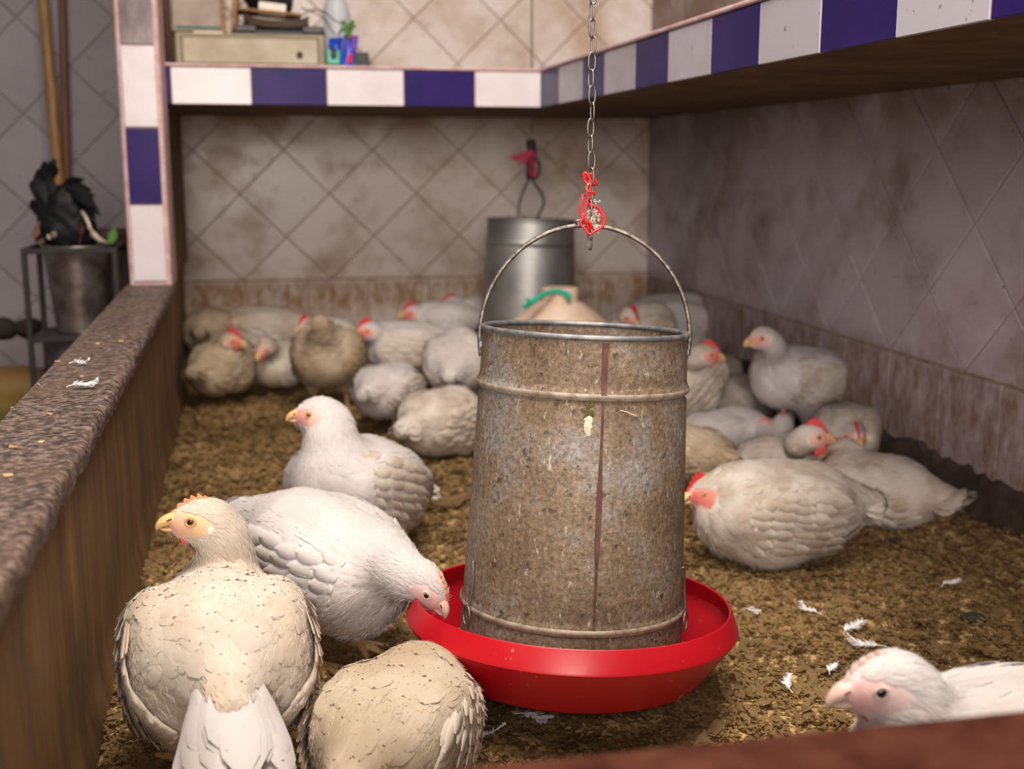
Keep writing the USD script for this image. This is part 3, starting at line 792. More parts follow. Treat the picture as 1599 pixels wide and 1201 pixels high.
for s in range(3):
    ph = s * 2.094 + np.arange(len(cv)) * 0.55
    tw.append(tube(cv + 0.0032 * np.c_[np.cos(ph), np.zeros(len(cv)), np.sin(ph)], 0.0032, 6))
tw.append(tube(catmull([at(843, 462, 2.68) - base, at(829, 470, 2.66) - base, at(823, 467, 2.65) - base, at(828, 474, 2.65) - base], 6), 0.0035, 6))
obj("neck_rope", cat(tw), GREEN, dr, smooth=True, label="twisted green rope")

# ------------------------------------------------------------------ chickens
def feather_mat(name, base, dirt, amount, fleck=0.5, scale=11.0, lo=0.42, hi=0.68):
    """White plumage: each feather a little different, stained in blotches, with sparse dark specks; skin colour comes from the primvar tint."""
    return mat(name, {
        "g": ("geometry", {}), "n1": ("noise_texture", {"scale": scale, "detail": 5, "roughness": 0.6}), "n2": ("noise_texture", {"scale": 120, "detail": 3, "roughness": 0.65}),
        "n3": ("noise_texture", {"scale": 24, "detail": 3}),
        "r1": ("map_range", {"from_min": lo, "from_max": hi, "to_min": 0.0, "to_max": amount, "clamp": True}),
        "rf": ("map_range", {"from_min": 0.0, "from_max": 1.0, "to_min": 0.55, "to_max": 1.35}), "am": ("math", {"math_type": "multiply", "use_clamp": True}),
        "m1": ("mix_color", {"a": base, "b": dirt}),
        "r2": ("map_range", {"from_min": 0.66, "from_max": 0.74, "to_min": 0, "to_max": fleck, "clamp": True}),
        "r3": ("map_range", {"from_min": 0.50, "from_max": 0.66, "to_min": 0, "to_max": 1, "clamp": True}), "fm": ("math", {"math_type": "multiply"}),
        "m2": ("mix_color", {"b": (0.11, 0.055, 0.022)}), "hv": ("hsv", {}), "rv": ("map_range", {"from_min": 0, "from_max": 1, "to_min": 0.93, "to_max": 1.05}),
        "p": ("principled_bsdf", {"roughness": 0.85, "specular_ior_level": 0.12, "sheen_weight": 0.06}), "t": ("translucent_bsdf", {}), "mx": ("mix_closure", {"fac": 0.22})},
        [("g.position", "n1.vector"), ("g.position", "n2.vector"), ("g.position", "n3.vector"), ("n1.fac", "r1.value"), ("g.random_per_island", "rf.value"), ("r1.result", "am.value1"), ("rf.result", "am.value2"),
         ("am.value", "m1.fac"), ("n2.fac", "r2.value"), ("n3.fac", "r3.value"), ("r2.result", "fm.value1"), ("r3.result", "fm.value2"), ("m1.result", "m2.a"), ("fm.value", "m2.fac"),
         ("g.random_per_island", "rv.value"), ("rv.result", "hv.value"), ("m2.result", "hv.color"), ("hv.color", "p.base_color"), ("hv.color", "t.color"), ("p.BSDF", "mx.closure1"), ("t.BSDF", "mx.closure2")], surface="mx.closure")


PLUME = {
    "clean": feather_mat("plumage_clean", (0.71, 0.655, 0.65), (0.42, 0.27, 0.175), 0.42, 0.35, 13.0),
    "cream": feather_mat("plumage_cream", (0.70, 0.62, 0.54), (0.47, 0.27, 0.12), 0.75, 0.75),
    "mid": feather_mat("plumage_soiled", (0.73, 0.66, 0.60), (0.34, 0.19, 0.09), 0.80, 0.5, 17.0, 0.40, 0.60),
    "dirty": feather_mat("plumage_dirty", (0.60, 0.50, 0.39), (0.35, 0.19, 0.075), 0.85, 1.0, 13.0),
    "brown": feather_mat("plumage_brown", (0.52, 0.38, 0.23), (0.28, 0.16, 0.075), 0.85, 0.5, 12.0),
    "stain": feather_mat("plumage_stained", (0.70, 0.62, 0.54), (0.34, 0.19, 0.095), 0.75, 0.5, 20.0, 0.40, 0.62),
    "tan": feather_mat("plumage_tan", (0.60, 0.48, 0.36), (0.28, 0.165, 0.08), 0.85, 0.5, 16.0, 0.38, 0.60),
}
BODYM = mat("skin_and_down", {"a": ("attribute", {"attribute": "tint"}), "g": ("geometry", {}), "n": ("noise_texture", {"scale": 300, "detail": 3}), "b": ("bump", {"strength": 0.35, "distance": 0.001}),
                              "p": ("principled_bsdf", {"roughness": 0.7, "specular_ior_level": 0.25, "subsurface_weight": 0.1, "subsurface_scale": 0.003})},
            [("a.color", "p.base_color"), ("g.position", "n.vector"), ("n.fac", "b.height"), ("b.normal", "p.normal")])
COMB = {"red": varied("comb_red", (0.50, 0.018, 0.02), (0.62, 0.05, 0.05), 160, 0.5, bump=0.5), "orange": varied("comb_orange", (0.60, 0.14, 0.05), (0.70, 0.28, 0.12), 160, 0.55, bump=0.5),
        "pink": varied("comb_pink", (0.62, 0.32, 0.27), (0.66, 0.42, 0.33), 160, 0.55, bump=0.5)}
WATTLE = varied("wattle_red", (0.55, 0.04, 0.05), (0.66, 0.09, 0.09), 160, 0.45, bump=0.4)
BEAK = {"yellow": varied("beak_yellow", (0.62, 0.36, 0.13), (0.70, 0.48, 0.24), 90, 0.4), "pink": varied("beak_pink", (0.62, 0.40, 0.33), (0.68, 0.50, 0.42), 90, 0.4)}
BEAKLINE = plain("beak_nostril", (0.16, 0.05, 0.02), 0.7)
LEGM = varied("leg_yellow", (0.58, 0.33, 0.12), (0.66, 0.44, 0.22), 120, 0.5, bump=0.5)
EYE_W = mat("eyeball", {"a": ("attribute", {"attribute": "tint"}), "p": ("principled_bsdf", {"roughness": 0.12, "coat_weight": 0.6})}, [("a.color", "p.base_color")])
LID = {"orange": varied("eyelid_ring_orange", (0.50, 0.25, 0.10), (0.60, 0.36, 0.2), 200, 0.5), "pale": varied("eyelid_ring_pale", (0.62, 0.47, 0.38), (0.68, 0.54, 0.46), 200, 0.5)}
LOBE = varied("ear_lobe", (0.70, 0.50, 0.43), (0.74, 0.60, 0.54), 120, 0.6)


OUTLINE = []


def rot(yaw=0.0, pitch=0.0, roll=0.0):
    """Columns: forward, left, up. yaw about z, pitch raises the front, roll about the forward axis. Degrees."""
    y, p, r = map(math.radians, (yaw, pitch, roll))
    Rz = np.array([[math.cos(y), -math.sin(y), 0], [math.sin(y), math.cos(y), 0], [0, 0, 1]])
    Ry = np.array([[math.cos(p), 0, -math.sin(p)], [0, 1, 0], [math.sin(p), 0, math.cos(p)]])
    Rx = np.array([[1, 0, 0], [0, math.cos(r), -math.sin(r)], [0, math.sin(r), math.cos(r)]])
    return Rz @ Ry @ Rx


def sd_ellipsoid(p, c, R, s):
    q = (p - c) @ R
    k0 = np.linalg.norm(q / s, axis=-1)
    k1 = np.linalg.norm(q / (s * s), axis=-1)
    return k0 * (k0 - 1.0) / np.maximum(k1, 1e-9)


def sd_cone(p, a, b, ra, rb):
    pa, ba = p - a, b - a
    h = np.clip((pa @ ba) / (ba @ ba), 0, 1)
    return np.linalg.norm(pa - h[..., None] * ba, axis=-1) - (ra + (rb - ra) * h)


def smin(a, b, k):
    h = np.clip(0.5 + 0.5 * (b - a) / k, 0, 1)
    return b + (a - b) * h - k * h * (1 - h)


def surface_net(fn, lo, hi, step):
    """Vertices and triangles of fn = 0 (naive surface nets)."""
    n = np.ceil((hi - lo) / step).astype(int) + 1
    ax = [lo[k] + step * np.arange(n[k]) for k in range(3)]
    G = np.stack(np.meshgrid(*ax, indexing="ij"), -1)
    F = fn(G.reshape(-1, 3)).reshape(n)
    ins = F < 0
    corners = [(i, j, k) for i in (0, 1) for j in (0, 1) for k in (0, 1)]
    sl = lambda A, c: A[c[0]:n[0] - 1 + c[0], c[1]:n[1] - 1 + c[1], c[2]:n[2] - 1 + c[2]]
    cnt = sum(sl(ins, c).astype(int) for c in corners)
    act = (cnt > 0) & (cnt < 8)
    idx = -np.ones(act.shape, int)
    cells = np.argwhere(act)
    idx[act] = np.arange(len(cells))
    acc, num = np.zeros((len(cells), 3)), np.zeros(len(cells))
    fv = {c: F[cells[:, 0] + c[0], cells[:, 1] + c[1], cells[:, 2] + c[2]] for c in corners}
    for c in corners:
        for k in range(3):
            if c[k] == 0:
                d = tuple(c[m] + (m == k) for m in range(3))
                a, b = fv[c], fv[d]
                cr = (a < 0) != (b < 0)
                t = np.where(cr, a / np.where(a - b == 0, 1, a - b), 0)
                pt = np.array(c, float)[None] + t[:, None] * np.eye(3)[k]
                acc += np.where(cr[:, None], pt, 0)
                num += cr
    v = lo + step * (cells + acc / num[:, None])
    tris = []
    for k in range(3):
        a1, a2 = (k + 1) % 3, (k + 2) % 3
        e = np.eye(3, dtype=int)
        A = F
        s0 = [slice(1, n[m] - 1) for m in range(3)]
        s0[k] = slice(0, n[k] - 1)
        s1 = list(s0)
        s1[k] = slice(1, n[k])
        i0, i1 = ins[tuple(s0)], ins[tuple(s1)]
        loc = np.argwhere(i0 != i1)
        off_ = np.array([1, 1, 1])
        off_[k] = 0
        base = loc + off_
        flip = i0[tuple(loc.T)]
        q = [idx[tuple((base - u * e[a1] - w * e[a2]).T)] for u, w in ((0, 0), (1, 0), (1, 1), (0, 1))]
        q = np.stack(q, 1)
        q = np.where(flip[:, None], q, q[:, ::-1])
        tris += [q[:, [0, 1, 2]], q[:, [0, 2, 3]]]
    return v, np.vstack(tris)


def vnormals(v, f):
    n = np.zeros_like(v)
    c = np.cross(v[f[:, 1]] - v[f[:, 0]], v[f[:, 2]] - v[f[:, 0]])
    for k in range(3):
        np.add.at(n, f[:, k], c)
    return n / np.maximum(np.linalg.norm(n, axis=1, keepdims=True), 1e-12)


def unit(a):
    return a / np.maximum(np.linalg.norm(a, axis=-1, keepdims=True), 1e-9)


def feathers(sdf, P, N, T, L, Wd, lift, rows=4, rough=0.25, curl=0.0, r=None, conform=1.0):
    """Leaf-shaped curved vanes laid along the surface from P in the direction T; arrays (v, f, n)."""
    n = len(P)
    T = unit(T - N * (T * N).sum(1, keepdims=True))
    S = np.cross(N, T)
    t = np.linspace(0, 1, rows)
    prof = np.interp(t, [0, 0.25, 0.6, 0.8, 0.93, 1], [0.45, 0.85, 1.0, 0.86, 0.55, 0.18])
    C, D = [P + N * 0.0004], [T]
    Nk = [N]
    cur, d, nn = P.copy(), T.copy(), N.copy()
    eps = 0.003
    for k in range(1, rows):
        cur = cur + d * (L / (rows - 1))[:, None]
        h = lift * t[k] ** 1.3 * L + 0.0006
        if conform > 0:
            f0 = sdf(cur)
            g = np.stack([sdf(cur + eps * np.eye(3)[m]) - f0 for m in range(3)], -1) / eps
            g = unit(g)
            corr = np.clip(h - f0, -0.012, 0.03)
            cur = cur + g * (corr * conform)[:, None]
            nn = unit(nn * 0.4 + g * 0.6)
        d = unit(d - nn * (d * nn).sum(1, keepdims=True))
        C.append(cur)
        D.append(d)
        Nk.append(nn)
    V, NN = [], []
    for k in range(rows):
        Sk = unit(np.cross(Nk[k], D[k]))
        w = (Wd * prof[k])[:, None] * 0.5
        for c in (-1, 0, 1):
            V.append(C[k] + Sk * w * c + Nk[k] * (0.05 * Wd[:, None] * (1 - c * c) * (0.3 + 0.7 * t[k]) - 0.03 * Wd[:, None] * c * c))
            NN.append(unit(Nk[k] + Sk * c * rough + D[k] * 0.18 * t[k]))
    V, NN = np.stack(V, 1), np.stack(NN, 1)
    f = []
    for k in range(rows - 1):
        for c in range(2):
            a = k * 3 + c
            f += [[a, a + 4, a + 1], [a, a + 3, a + 4]]
    m = 3 * rows
    F = (np.array(f)[None] + m * np.arange(n)[:, None, None]).reshape(-1, 3)
    return V.reshape(-1, 3), F, NN.reshape(-1, 3)


def merge(parts):
    o, V, F, N = 0, [], [], []
    for v, f, n in parts:
        V.append(v)
        F.append(f + o)
        N.append(n)
        o += len(v)
    return np.vstack(V), np.vstack(F), np.vstack(N)


SKIN = {"orange": ((0.72, 0.46, 0.27), (0.74, 0.40, 0.28)), "pink": ((0.72, 0.44, 0.38), (0.66, 0.27, 0.23)), "pale": ((0.70, 0.50, 0.48), (0.70, 0.40, 0.38)), "red": ((0.70, 0.30, 0.25), (0.62, 0.13, 0.11))}


def chicken(label, body, yaw, pitch=0.0, roll=0.0, scale=1.0, head=None, hyaw=None, hpitch=0.0, sit=True, tail=25.0, plume="clean", skin="pink", comb=("red", 1.0), beak="yellow", wattle=1.0,
            step=0.007, nf=900, seed=1, group="white chickens in the pen", hscale=1.0, wide=1.0, tall=1.0, long=1.0, nobelly=0.0, eye=(0.50, 0.22, 0.04), name="chicken", droop=0.0, tl=0.055, tipl=0.045, wlift=1.5, wp=None, tp=None, legs_at=None, down=0, fluff=1.0, show_head=True, neck_w=1.0):
    """body: centre of the trunk in the world; head: centre of the head in the world; yaw, hyaw: 0 faces right, 90 faces away from the lens. Everything under one Xform on the litter beneath the body."""
    rg = np.random.default_rng(seed)
    body = np.asarray(body, float)
    gz = float(ground(body[0], body[1]))
    t = thing(name, label, "chicken", (body[0], body[1], gz), group=group)
    Oz = np.array([body[0], body[1], gz])
    bc = body - Oz
    B = rot(yaw, pitch, roll)
    s = scale
    SX, SY, SZ = s * long, s * wide, s * tall
    L2 = lambda x, y, z: bc + B @ np.array([x * SX, y * SY, z * SZ])
    hd = (np.asarray(head, float) - Oz) if head is not None else L2(0.17, 0, 0.12)
    Hm = rot(yaw if hyaw is None else hyaw, hpitch, 0)
    hs = hscale * 1.0
    HL = lambda x, y, z: hd + Hm @ (np.array([x, y, z]) * hs)
    # neck path
    c0 = L2(0.075, 0, 0.022)
    c3 = HL(-0.012, 0, -0.006)
    dist = np.linalg.norm(c3 - c0)
    c1 = c0 + B @ unit(np.array([0.8, 0, 0.55])) * dist * 0.42
    c2 = c3 + Hm @ unit(np.array([-0.75, 0, -0.65])) * dist * 0.38
    tt = np.linspace(0, 1, 9)[:, None]
    neck = (1 - tt)**3 * c0 + 3 * (1 - tt)**2 * tt * c1 + 3 * (1 - tt) * tt**2 * c2 + tt**3 * c3
    nr = np.interp(tt[:, 0], [0, 0.3, 0.65, 1], [0.056 * s, 0.040 * s, 0.030 * s * neck_w, 0.0205 * hs * neck_w])
    tailp = math.radians(tail)
    tip = L2(-0.155, 0, 0.0) + B @ np.array([-math.cos(tailp), 0, math.sin(tailp)]) * tipl * s
    prims = [("e", L2(-0.01, 0, 0), B, np.array([0.128 * SX, 0.094 * SY, 0.086 * SZ])),
             ("e", L2(0.060, 0, -0.008), B, np.array([0.082 * SX, 0.080 * SY, 0.082 * SZ])),
             ("e", L2(-0.06, 0, -0.022), B, np.array([0.085 * SX, 0.086 * SY, 0.070 * SZ])),
             ("e", L2(0.0, 0.072, 0.012), B @ rot(3, -8), np.array([0.105 * SX, 0.030 * SY, 0.056 * SZ])),
             ("e", L2(0.0, -0.072, 0.012), B @ rot(-3, -8), np.array([0.105 * SX, 0.030 * SY, 0.056 * SZ])),
             ("c", L2(-0.085, 0, 0.012), tip, 0.062 * s, 0.022 * s)]
    legs = []
    if not sit:
        for sg in (-1, 1):
            hip = L2(-0.005, sg * 0.050, -0.050)
            fx = (legs_at if legs_at is not None else 0.0)
            foot = np.array([bc[0], bc[1], 0]) + rot(yaw) @ np.array([0.015 * s + fx, sg * 0.048 * s, 0])
            knee = np.array([foot[0], foot[1], 0]) + rot(yaw) @ np.array([-0.022 * s, 0, 0]) + np.array([0, 0, max(0.052 * s, 0.55 * (hip[2] - 0.0))])
            knee[2] = min(knee[2], 0.075 * s)
            prims.append(("c", hip, knee, 0.046 * s, 0.0125 * s))
            legs.append((knee, foot, sg))
    else:
        for sg in (-1, 1):
            prims.append(("e", L2(0.02, sg * 0.058, -0.052), B, np.array([0.062, 0.036, 0.042]) * s))

    def sdf(p, detail=True):
        d = None
        for q in prims:
            v = sd_ellipsoid(p, q[1], q[2], q[3]) if q[0] == "e" else sd_cone(p, q[1], q[2], q[3], q[4])
            d = v if d is None else smin(d, v, 0.030 * s)
        nk = None
        for k in range(8):
            v = sd_cone(p, neck[k], neck[k + 1], nr[k], nr[k + 1])
            nk = v if nk is None else smin(nk, v, 0.012)
        hv = sd_ellipsoid(p, HL(-0.002, 0, 0.001), Hm, np.array([0.0275, 0.0175, 0.0205]) * hs)
        hv = smin(hv, sd_ellipsoid(p, HL(0.012, 0, -0.003), Hm, np.array([0.0185, 0.0125, 0.0155]) * hs), 0.010)
        nk = smin(nk, hv, 0.014)
        d = smin(d, nk, 0.006 + 0.028 * s * np.clip((np.linalg.norm(p - hd, axis=-1) - 0.028) / 0.06, 0, 1))
        return -smin(-d, p[..., 2] - 0.003, 0.02) if sit else d

    ctr = np.array([q[1] for q in prims] + [hd])
    lo, hi = ctr.min(0) - 0.145 * s, ctr.max(0) + 0.145 * s
    allp = np.vstack([neck, hd[None], tip[None], L2(0.15, 0, 0)[None], L2(-0.15, 0, 0)[None]])
    lo, hi = np.minimum(allp.min(0) - 0.06, np.minimum(lo, bc - 0.11)), np.maximum(allp.max(0) + 0.06, np.maximum(hi, bc + 0.11))
    lo[2] = max(lo[2], -0.02)
    V, F = surface_net(sdf, lo, hi, step)
    m = trimesh.Trimesh(V, F, process=False)
    trimesh.smoothing.filter_taubin(m, lamb=0.5, nu=0.53, iterations=6)
    V = np.array(m.vertices)
    # the head again at full fineness: pull its vertices onto the true surface
    Nv = vnormals(V, F)
    for _ in range(2):
        V = V - Nv * np.clip(sdf(V), -0.004, 0.004)[:, None]
    Nv = vnormals(V, F)
    # colour of skin and down per vertex
    basec = np.array({"clean": (0.62, 0.57, 0.57), "cream": (0.62, 0.54, 0.45), "mid": (0.62, 0.55, 0.49), "dirty": (0.52, 0.41, 0.30), "brown": (0.42, 0.29, 0.17), "tan": (0.58, 0.45, 0.32)}[plume])
    q = (V - hd) @ Hm / hs
    face_d = np.sqrt(((q[:, 0] - 0.010) / 0.0215)**2 + ((q[:, 2] - 0.000) / 0.0145)**2)
    face_m = np.clip((1.12 - face_d) / 0.3, 0, 1) * (q[:, 0] > -0.03) * (np.linalg.norm(q, axis=1) < 0.05)
    sk1, sk2 = map(np.array, SKIN[skin])
    front = np.clip((q[:, 0] - 0.004) / 0.018, 0, 1)[:, None]
    tint = basec * (1 - face_m[:, None]) + face_m[:, None] * (sk1 * (1 - front) + sk2 * front)
    obj_normals("body", V, F, Nv, BODYM, t, tint=tint)
    OUTLINE.append((label, V + Oz))
    # ---- contour feathers
    fc = V[F].mean(1)
    ar = 0.5 * np.linalg.norm(np.cross(V[F[:, 1]] - V[F[:, 0]], V[F[:, 2]] - V[F[:, 0]]), axis=1)
    qf = (fc - hd) @ Hm / hs
    dhead = np.linalg.norm(qf - [-0.002, 0, 0], axis=1)
    # position along the neck for each face, 0 = trunk, 1 = head
    dn = np.linalg.norm(fc[:, None] - neck[None], axis=2) - nr[None] * 0.4
    kn_ = dn.argmin(1)
    along = kn_ / 8.0
    dbody = np.abs(np.minimum.reduce([sd_ellipsoid(fc, *prims[0][1:]), sd_ellipsoid(fc, *prims[1][1:]), sd_ellipsoid(fc, *prims[2][1:])]))
    neckw = np.clip((dbody - 0.004) / 0.03, 0, 1) * np.clip(along * 2.5, 0, 1)
    tailw = np.clip(-((fc - bc) @ B[:, 0] / SX + 0.09) / 0.03, 0, 1)
    neckw = neckw * (1 - tailw)
    headw = np.clip((0.036 * hs - dhead * hs) / (0.012 * hs), 0, 1)
    size = 0.030 * (1 - neckw) + neckw * (0.019 - 0.006 * along)
    size = size * (1 - headw) + 0.0075 * headw
    dens = ar / size**2 * (1 + 0.6 * neckw)
    face_f = np.clip((1.10 - np.sqrt(((qf[:, 0] - 0.010) / 0.0215)**2 + (qf[:, 2] / 0.0145)**2)) / 0.25, 0, 1) * (dhead < 0.05)
    dens *= (1 - face_f)
    dens[(qf[:, 0] > 0.018) & (dhead < 0.05)] = 0
    pick = rg.choice(len(F), nf, p=dens / dens.sum())
    u = rg.uniform(0, 1, (nf, 2))
    u = np.where(u.sum(1, keepdims=True) > 1, 1 - u, u)
    P = V[F[pick, 0]] + u[:, :1] * (V[F[pick, 1]] - V[F[pick, 0]]) + u[:, 1:] * (V[F[pick, 2]] - V[F[pick, 0]])
    N = unit(Nv[F[pick, 0]] * (1 - u.sum(1, keepdims=True)) + Nv[F[pick, 1]] * u[:, :1] + Nv[F[pick, 2]] * u[:, 1:])
    ndir = unit(np.gradient(neck, axis=0))[kn_[pick]] * -1
    bdir = -B[:, 0][None] + np.array([0, 0, -0.45])[None] * (1 - np.abs(N[:, 2:3]))
    hdir = -Hm[:, 0][None] + np.array([0, 0, -0.3])[None]
    nw, hw_ = neckw[pick][:, None], headw[pick][:, None]
    T = unit(bdir * (1 - nw) + ndir * nw)
    T = unit(T * (1 - hw_) + hdir * hw_) + rg.normal(0, 0.16, (nf, 3))
    sz = size[pick] * rg.uniform(0.8, 1.25, nf)
    low = np.clip(-(N[:, 2]) * 1.4, 0, 1)
    lift = (0.012 + 0.05 * rg.uniform(0, 1, nf) ** 3) * (1 + 0.8 * low) * fluff
    ln = sz * (1.25 + 0.35 * neckw[pick])
    wd = sz * (0.80 - 0.36 * neckw[pick])
    parts = [feathers(sdf, P, N, T, ln, wd, lift, rows=5)]
    v, f, n = merge(parts)
    obj_normals("plumage", v, f, n, PLUME[plume], t, kind="stuff")
    if down:
        hair(t, V, F, Nv, ar * (1 - face_f * 0.97), bdir, B, Hm, neck, kn_, neckw, headw, sdf, down, rg, plume, s)
    # ---- wings: coverts and long flight feathers laid over the flanks
    for sg in (1, -1):
        rowsP, rowsL, rowsW, rowsT, lifts = [], [], [], [], []
        for i in range(5):
            for j in range(7):
                rowsP.append((0.082 - 0.030 * i + rg.normal(0, 0.004), 0.052 - 0.0165 * j - 0.002 * i + rg.normal(0, 0.002)))
                rowsL.append(0.036 + 0.007 * i)
                rowsW.append(0.024)
                rowsT.append((-1, -0.16 + 0.10 * (j / 6)))
                lifts.append(0.06)
        for j in range(8):
            rowsP.append((-0.030 - 0.005 * j, 0.040 - 0.0125 * j))
            rowsL.append(0.075 + 0.003 * j)
            rowsW.append(0.027)
            rowsT.append((-1, -0.12 + 0.035 * j))
            lifts.append(0.075)
        for j in range(5):
            rowsP.append((-0.055 - 0.006 * j, -0.030 - 0.008 * j + 0.0))
            rowsL.append(0.085 - 0.004 * j)
            rowsW.append(0.022)
            rowsT.append((-1, 0.10 + 0.04 * j))
            lifts.append(0.09)
        rowsP, rowsT = np.array(rowsP), np.array(rowsT, float)
        k = len(rowsP)
        st = np.array([L2(x, sg * 0.20, z) for x, z in rowsP])
        dr_ = -sg * B[:, 1]
        p = st.copy()
        for _ in range(40):
            p = p + dr_ * np.clip(sdf(p), 0.0, 0.03)[:, None] * 0.95
        ok = (np.abs(sdf(p)) < 0.003) & (p[:, 2] > 0.012)
        if ok.sum() < 44:      # this flank is pressed into the litter
            continue
        p = p[ok]
        f0 = sdf(p)
        N_ = unit(np.stack([sdf(p + 0.003 * np.eye(3)[a]) - f0 for a in range(3)], -1))
        T_ = (B @ np.stack([rowsT[ok, 0], np.zeros(ok.sum()), rowsT[ok, 1] - droop], 0)).T
        LL, WW, LI = np.array(rowsL)[ok] * s, np.array(rowsW)[ok] * s, np.array(lifts)[ok]
        order = np.linspace(0, 1, len(p))
        v, f, n = feathers(sdf, p + N_ * (0.0035 - 0.002 * order)[:, None], N_, T_ + rg.normal(0, 0.04, (len(p), 3)), LL, WW, (LI + 0.03) * wlift, rows=6, rough=0.45 + 0.2 * wlift, conform=0.85)
        obj_normals("wing", v, f, n, PLUME[wp or plume], t)
    # ---- tail
    base = tip - B @ np.array([-math.cos(tailp), 0, math.sin(tailp)]) * (0.045 if tipl < 0.06 else 0.03) * s
    ax = unit(B @ np.array([-math.cos(tailp), 0, math.sin(tailp)]))
    upv = unit(np.cross(B[:, 1], ax)) * -1
    if upv @ B[:, 2] < 0:
        upv = -upv
    tv = []
    k = 24 if tl > 0.1 else 16
    ang = np.linspace(-1, 1, k // 2)
    P_, T_, N_ = [], [], []
    for lay in (0, 1):
        for a in ang:
            P_.append(base + ax * 0.012 * s + B[:, 1] * a * 0.030 * s + upv * (0.020 - 0.016 * abs(a) - 0.012 * lay) * s)
            T_.append(ax + B[:, 1] * a * 0.28 + upv * (0.10 - 0.15 * lay))
            N_.append(unit(upv + B[:, 1] * a * 0.7))
    P_, T_, N_ = np.array(P_), np.array(T_), np.array(N_)
    v, f, n = feathers(sdf, P_, N_, T_ + rg.normal(0, 0.06, T_.shape), np.full(k, tl * s) * rg.uniform(0.65, 1.1, k), np.full(k, (0.55 if tl < 0.1 else 0.36) * tl * s), np.full(k, 0.03), rows=6, rough=0.45, conform=0.0)
    v[:, 2] = np.maximum(v[:, 2], 0.004)
    obj_normals("tail", v, f, n, PLUME[tp or plume], t)
    if show_head:
        face_parts(t, HL, Hm, hs, comb, beak, wattle, eye, rg, skin, sdf)
    for knee, foot, sg in legs:
        leg_mesh(t, knee, foot, yaw, s)
    return t


DOWN = {k: varied("down_" + k, tuple(np.array(c) * 0.98), tuple(np.array(c) * 0.88), 30, 0.9) for k, c in {"clean": (0.70, 0.66, 0.66), "cream": (0.70, 0.62, 0.54), "dirty": (0.62, 0.51, 0.39), "mid": (0.68, 0.62, 0.56)}.items()}


def hair(t, V, F, Nv, weight, bdir, B, Hm, neck, kn_, neckw, headw, sdf, count, rg, plume, s):
    """Loose barbs standing a little off the plumage: soft outlines."""
    pick = rg.choice(len(F), count, p=weight / weight.sum())
    w = rg.dirichlet((1, 1, 1), count)
    P = (V[F[pick]] * w[..., None]).sum(1)
    N = unit((Nv[F[pick]] * w[..., None]).sum(1))
    ndir = unit(np.gradient(neck, axis=0))[kn_[pick]] * -1
    nw, hw_ = neckw[pick][:, None], headw[pick][:, None]
    T = -B[:, 0][None] + np.array([0, 0, -0.45])[None] * (1 - np.abs(N[:, 2:3]))
    T = unit(T * (1 - nw) + ndir * nw)
    T = unit(T * (1 - hw_) + (-Hm[:, 0] + np.array([0, 0, -0.3])) * hw_) + rg.normal(0, 0.22, (count, 3))
    T = unit(T - N * (T * N).sum(1, keepdims=True))
    L = (0.014 * (1 - nw[:, 0]) + 0.011 * nw[:, 0]) * (1 - hw_[:, 0]) + 0.006 * hw_[:, 0]
    L = L * rg.uniform(0.7, 1.3, count)
    lift = rg.uniform(0.05, 0.30, count) + 0.25 * np.clip(-N[:, 2], 0, 1)
    pts = []
    for k in range(4):
        u = k / 3.0
        pts.append(P + N * (0.0012 + lift * L * u ** 1.5 * 0.9)[:, None] + T * (L * u)[:, None] - N * (L ** 2 * u ** 2 / 0.20)[:, None] * (1 - nw) + np.array([0, 0, -0.10]) * (L * u * u)[:, None])
    pts = np.stack(pts, 1)
    pts[..., 2] = np.maximum(pts[..., 2], 0.002)
    c = UsdGeom.BasisCurves.Define(stage, numbered(str(t.GetPath()) + "/down"))
    c.CreateTypeAttr("linear")
    c.CreatePointsAttr(Vt.Vec3fArray.FromNumpy(pts.reshape(-1, 3).astype(np.float32)))
    c.CreateCurveVertexCountsAttr(Vt.IntArray.FromNumpy(np.full(count, 4, np.int32)))
    c.CreateWidthsAttr(Vt.FloatArray.FromNumpy(np.tile(np.array([0.00036, 0.00032, 0.00024, 0.0001], np.float32), count)))
    c.SetWidthsInterpolation("vertex")
    UsdShade.MaterialBindingAPI.Apply(c.GetPrim()).Bind(DOWN.get(plume, DOWN["mid"]))
    tag(c, kind="stuff")


